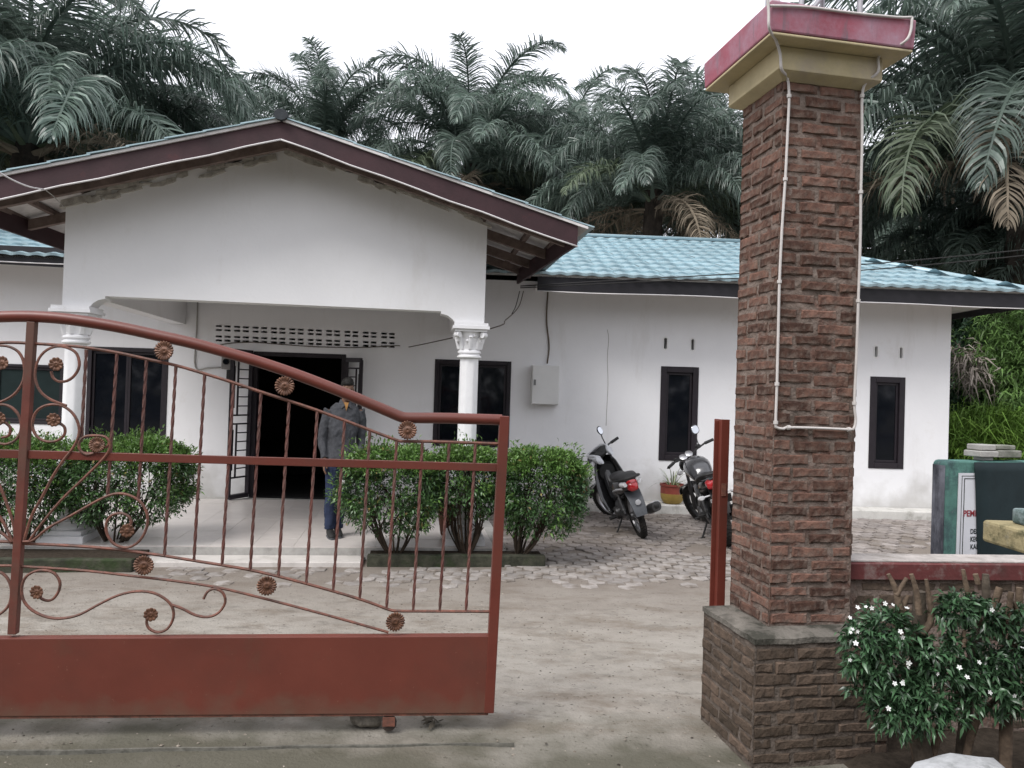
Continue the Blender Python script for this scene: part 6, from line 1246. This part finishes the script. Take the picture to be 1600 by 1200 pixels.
bushmass('leafy_tree', [(1395, 310, 26, 1.5, 200), (1425, 280, 26, 1.2, 120), (1470, 330, 26, 1.8, 220), (1380, 380, 26, 1.6, 180), (1365, 270, 26, 1.0, 80)], 'dark broadleaf tree right of the brick pillar below the pale sky', 'tree', m_bush, .18, .09, 32, 8)
bushmass('bamboo_bush', [(1570, 560, 13.2, .75, 170), (1600, 590, 13.0, .8, 170), (1545, 600, 13.4, .5, 90), (1600, 520, 13.2, .8, 120), (1640, 560, 13, .9, 160), (1580, 620, 13, .6, 120)], 'green bamboo-like bush beyond the right corner of the white house', 'bush', m_bamb, .17, .026, 33, 14, droop=.35)
bushmass('leafy_bush', [(1510, 625, 13.6, .45, 90), (1530, 560, 14, .5, 90), (1505, 530, 14.2, .45, 70), (1520, 660, 13.4, .4, 80)], 'dark bush close against the right house corner', 'bush', m_bush, .15, .05, 34, 8)
bushmass('dead_leaf_heap', [(1503, 565, 12.9, .17, 26), (1518, 580, 12.85, .18, 26), (1535, 600, 12.8, .13, 14)], 'pale dead palm leaves hanging beside the right house corner', 'dead leaves', m_brown, .26, .030, 35, 5, stems=False, droop=.4)
g_ = np.random.default_rng(3); n = 2600; u_ = g_.uniform(0, 1, n); gx = 6.75 + 2.2 * u_; gy = 11.9 + 1.0 * g_.random(n) - .2; gzv = .35 + 1.15 * g_.random(n) ** .7 + .12 * np.sin(gx * 7)
me = leaves('tall_grass', np.stack([gx, gy, gzv], 1), g_.normal(0, .35, (n, 3)) + np.array([.35, -.25, .75]), 4, .40, .021, 9, .38, .25, droop=.45, jit=.05); me.materials.append(m_grass); o = bpy.data.objects.new('tall_grass', me); link(o); tag(o, 'bright green tall grass behind the village sign', 'grass', kind='stuff')
g_ = random.Random(3)
# undergrowth far behind the house closing the view between the trunks
g_ = random.Random(8); specs = []
for k in range(80):
    x = -15 + (k % 40) * .9 + g_.uniform(-.4, .4); d = 27 + g_.random() * 7; sp = (800 + x * FPX / d, 0, d, 0, 0); h_ = g_.uniform(1.0, 7.0); 
    specs.append((800 + x * FPX / d * 1.25, 615 - (h_ - 1.7) * FPX / d, d, g_.uniform(1.5, 2.3), 110))
bushmass('undergrowth', specs, 'dense dark undergrowth between the palm trunks', 'undergrowth', m_bush, .42, .16, 41, 7, kind='stuff')
specs = []
for k in range(14):
    specs.append((1490 + k * 26, 560 + g_.uniform(-60, 90), 17 + g_.random() * 3, 1.2, 110))
bushmass('undergrowth', specs, 'dense dark undergrowth between the palms beyond the right house corner', 'undergrowth', m_bush, .30, .10, 42, 8, kind='stuff')
# power lines sweeping over the right roof
pw = thing('power_line', 'two black power cables sagging over the right end of the teal roof', 'cable', FP.at(812, 450, 10.0))
for dy in (0, 9):
    mb = MB(); mb.tube(catmull([FP.at(813, 447 + dy * .3, 9.95), FH.at(1000, 436 + dy * .5, 10.15), FH.at(1160, 427 + dy * .8, 10.1), FH.at(1350, 413 + dy, 10.0), FH.at(1480, 402 + dy, 9.9), FH.at(1620, 388 + dy, 9.8), FH.at(1800, 366 + dy, 9.7)], 6), .008, 6); part('cable', mb, m_cableb, pw, smooth=True)

g_ = np.random.default_rng(5); n = 2600; ax = g_.uniform(-24, 24, n); ay = -13 - g_.random(n) * 5 - .01 * ax ** 2; az = g_.random(n) ** .8 * (7.5 + 1.5 * np.sin(ax * .7) + np.cos(ax * 1.9)); P_ = np.stack([ax, ay, az], 1)
me = leaves('roadside_trees', P_, g_.normal(0, .6, (n, 3)) + np.array([0, .6, 0]), 6, .75, .32, 6, .8, .1, droop=.25, jit=.4); me.materials.append(m_bush); o = bpy.data.objects.new('roadside_trees', me); link(o); tag(o, 'dark trees lining the far side of the road', 'trees', kind='stuff')

palm(1075, 330, 23, 3.73, 'oil palm low over the teal roof just left of the pillar', 21, 4, 12, 9, 2, 2)
palm(820, 330, 22, 3.56, 'oil palm low behind the right gable slope near its tip', 22, 3, 12, 9, 3, 2)
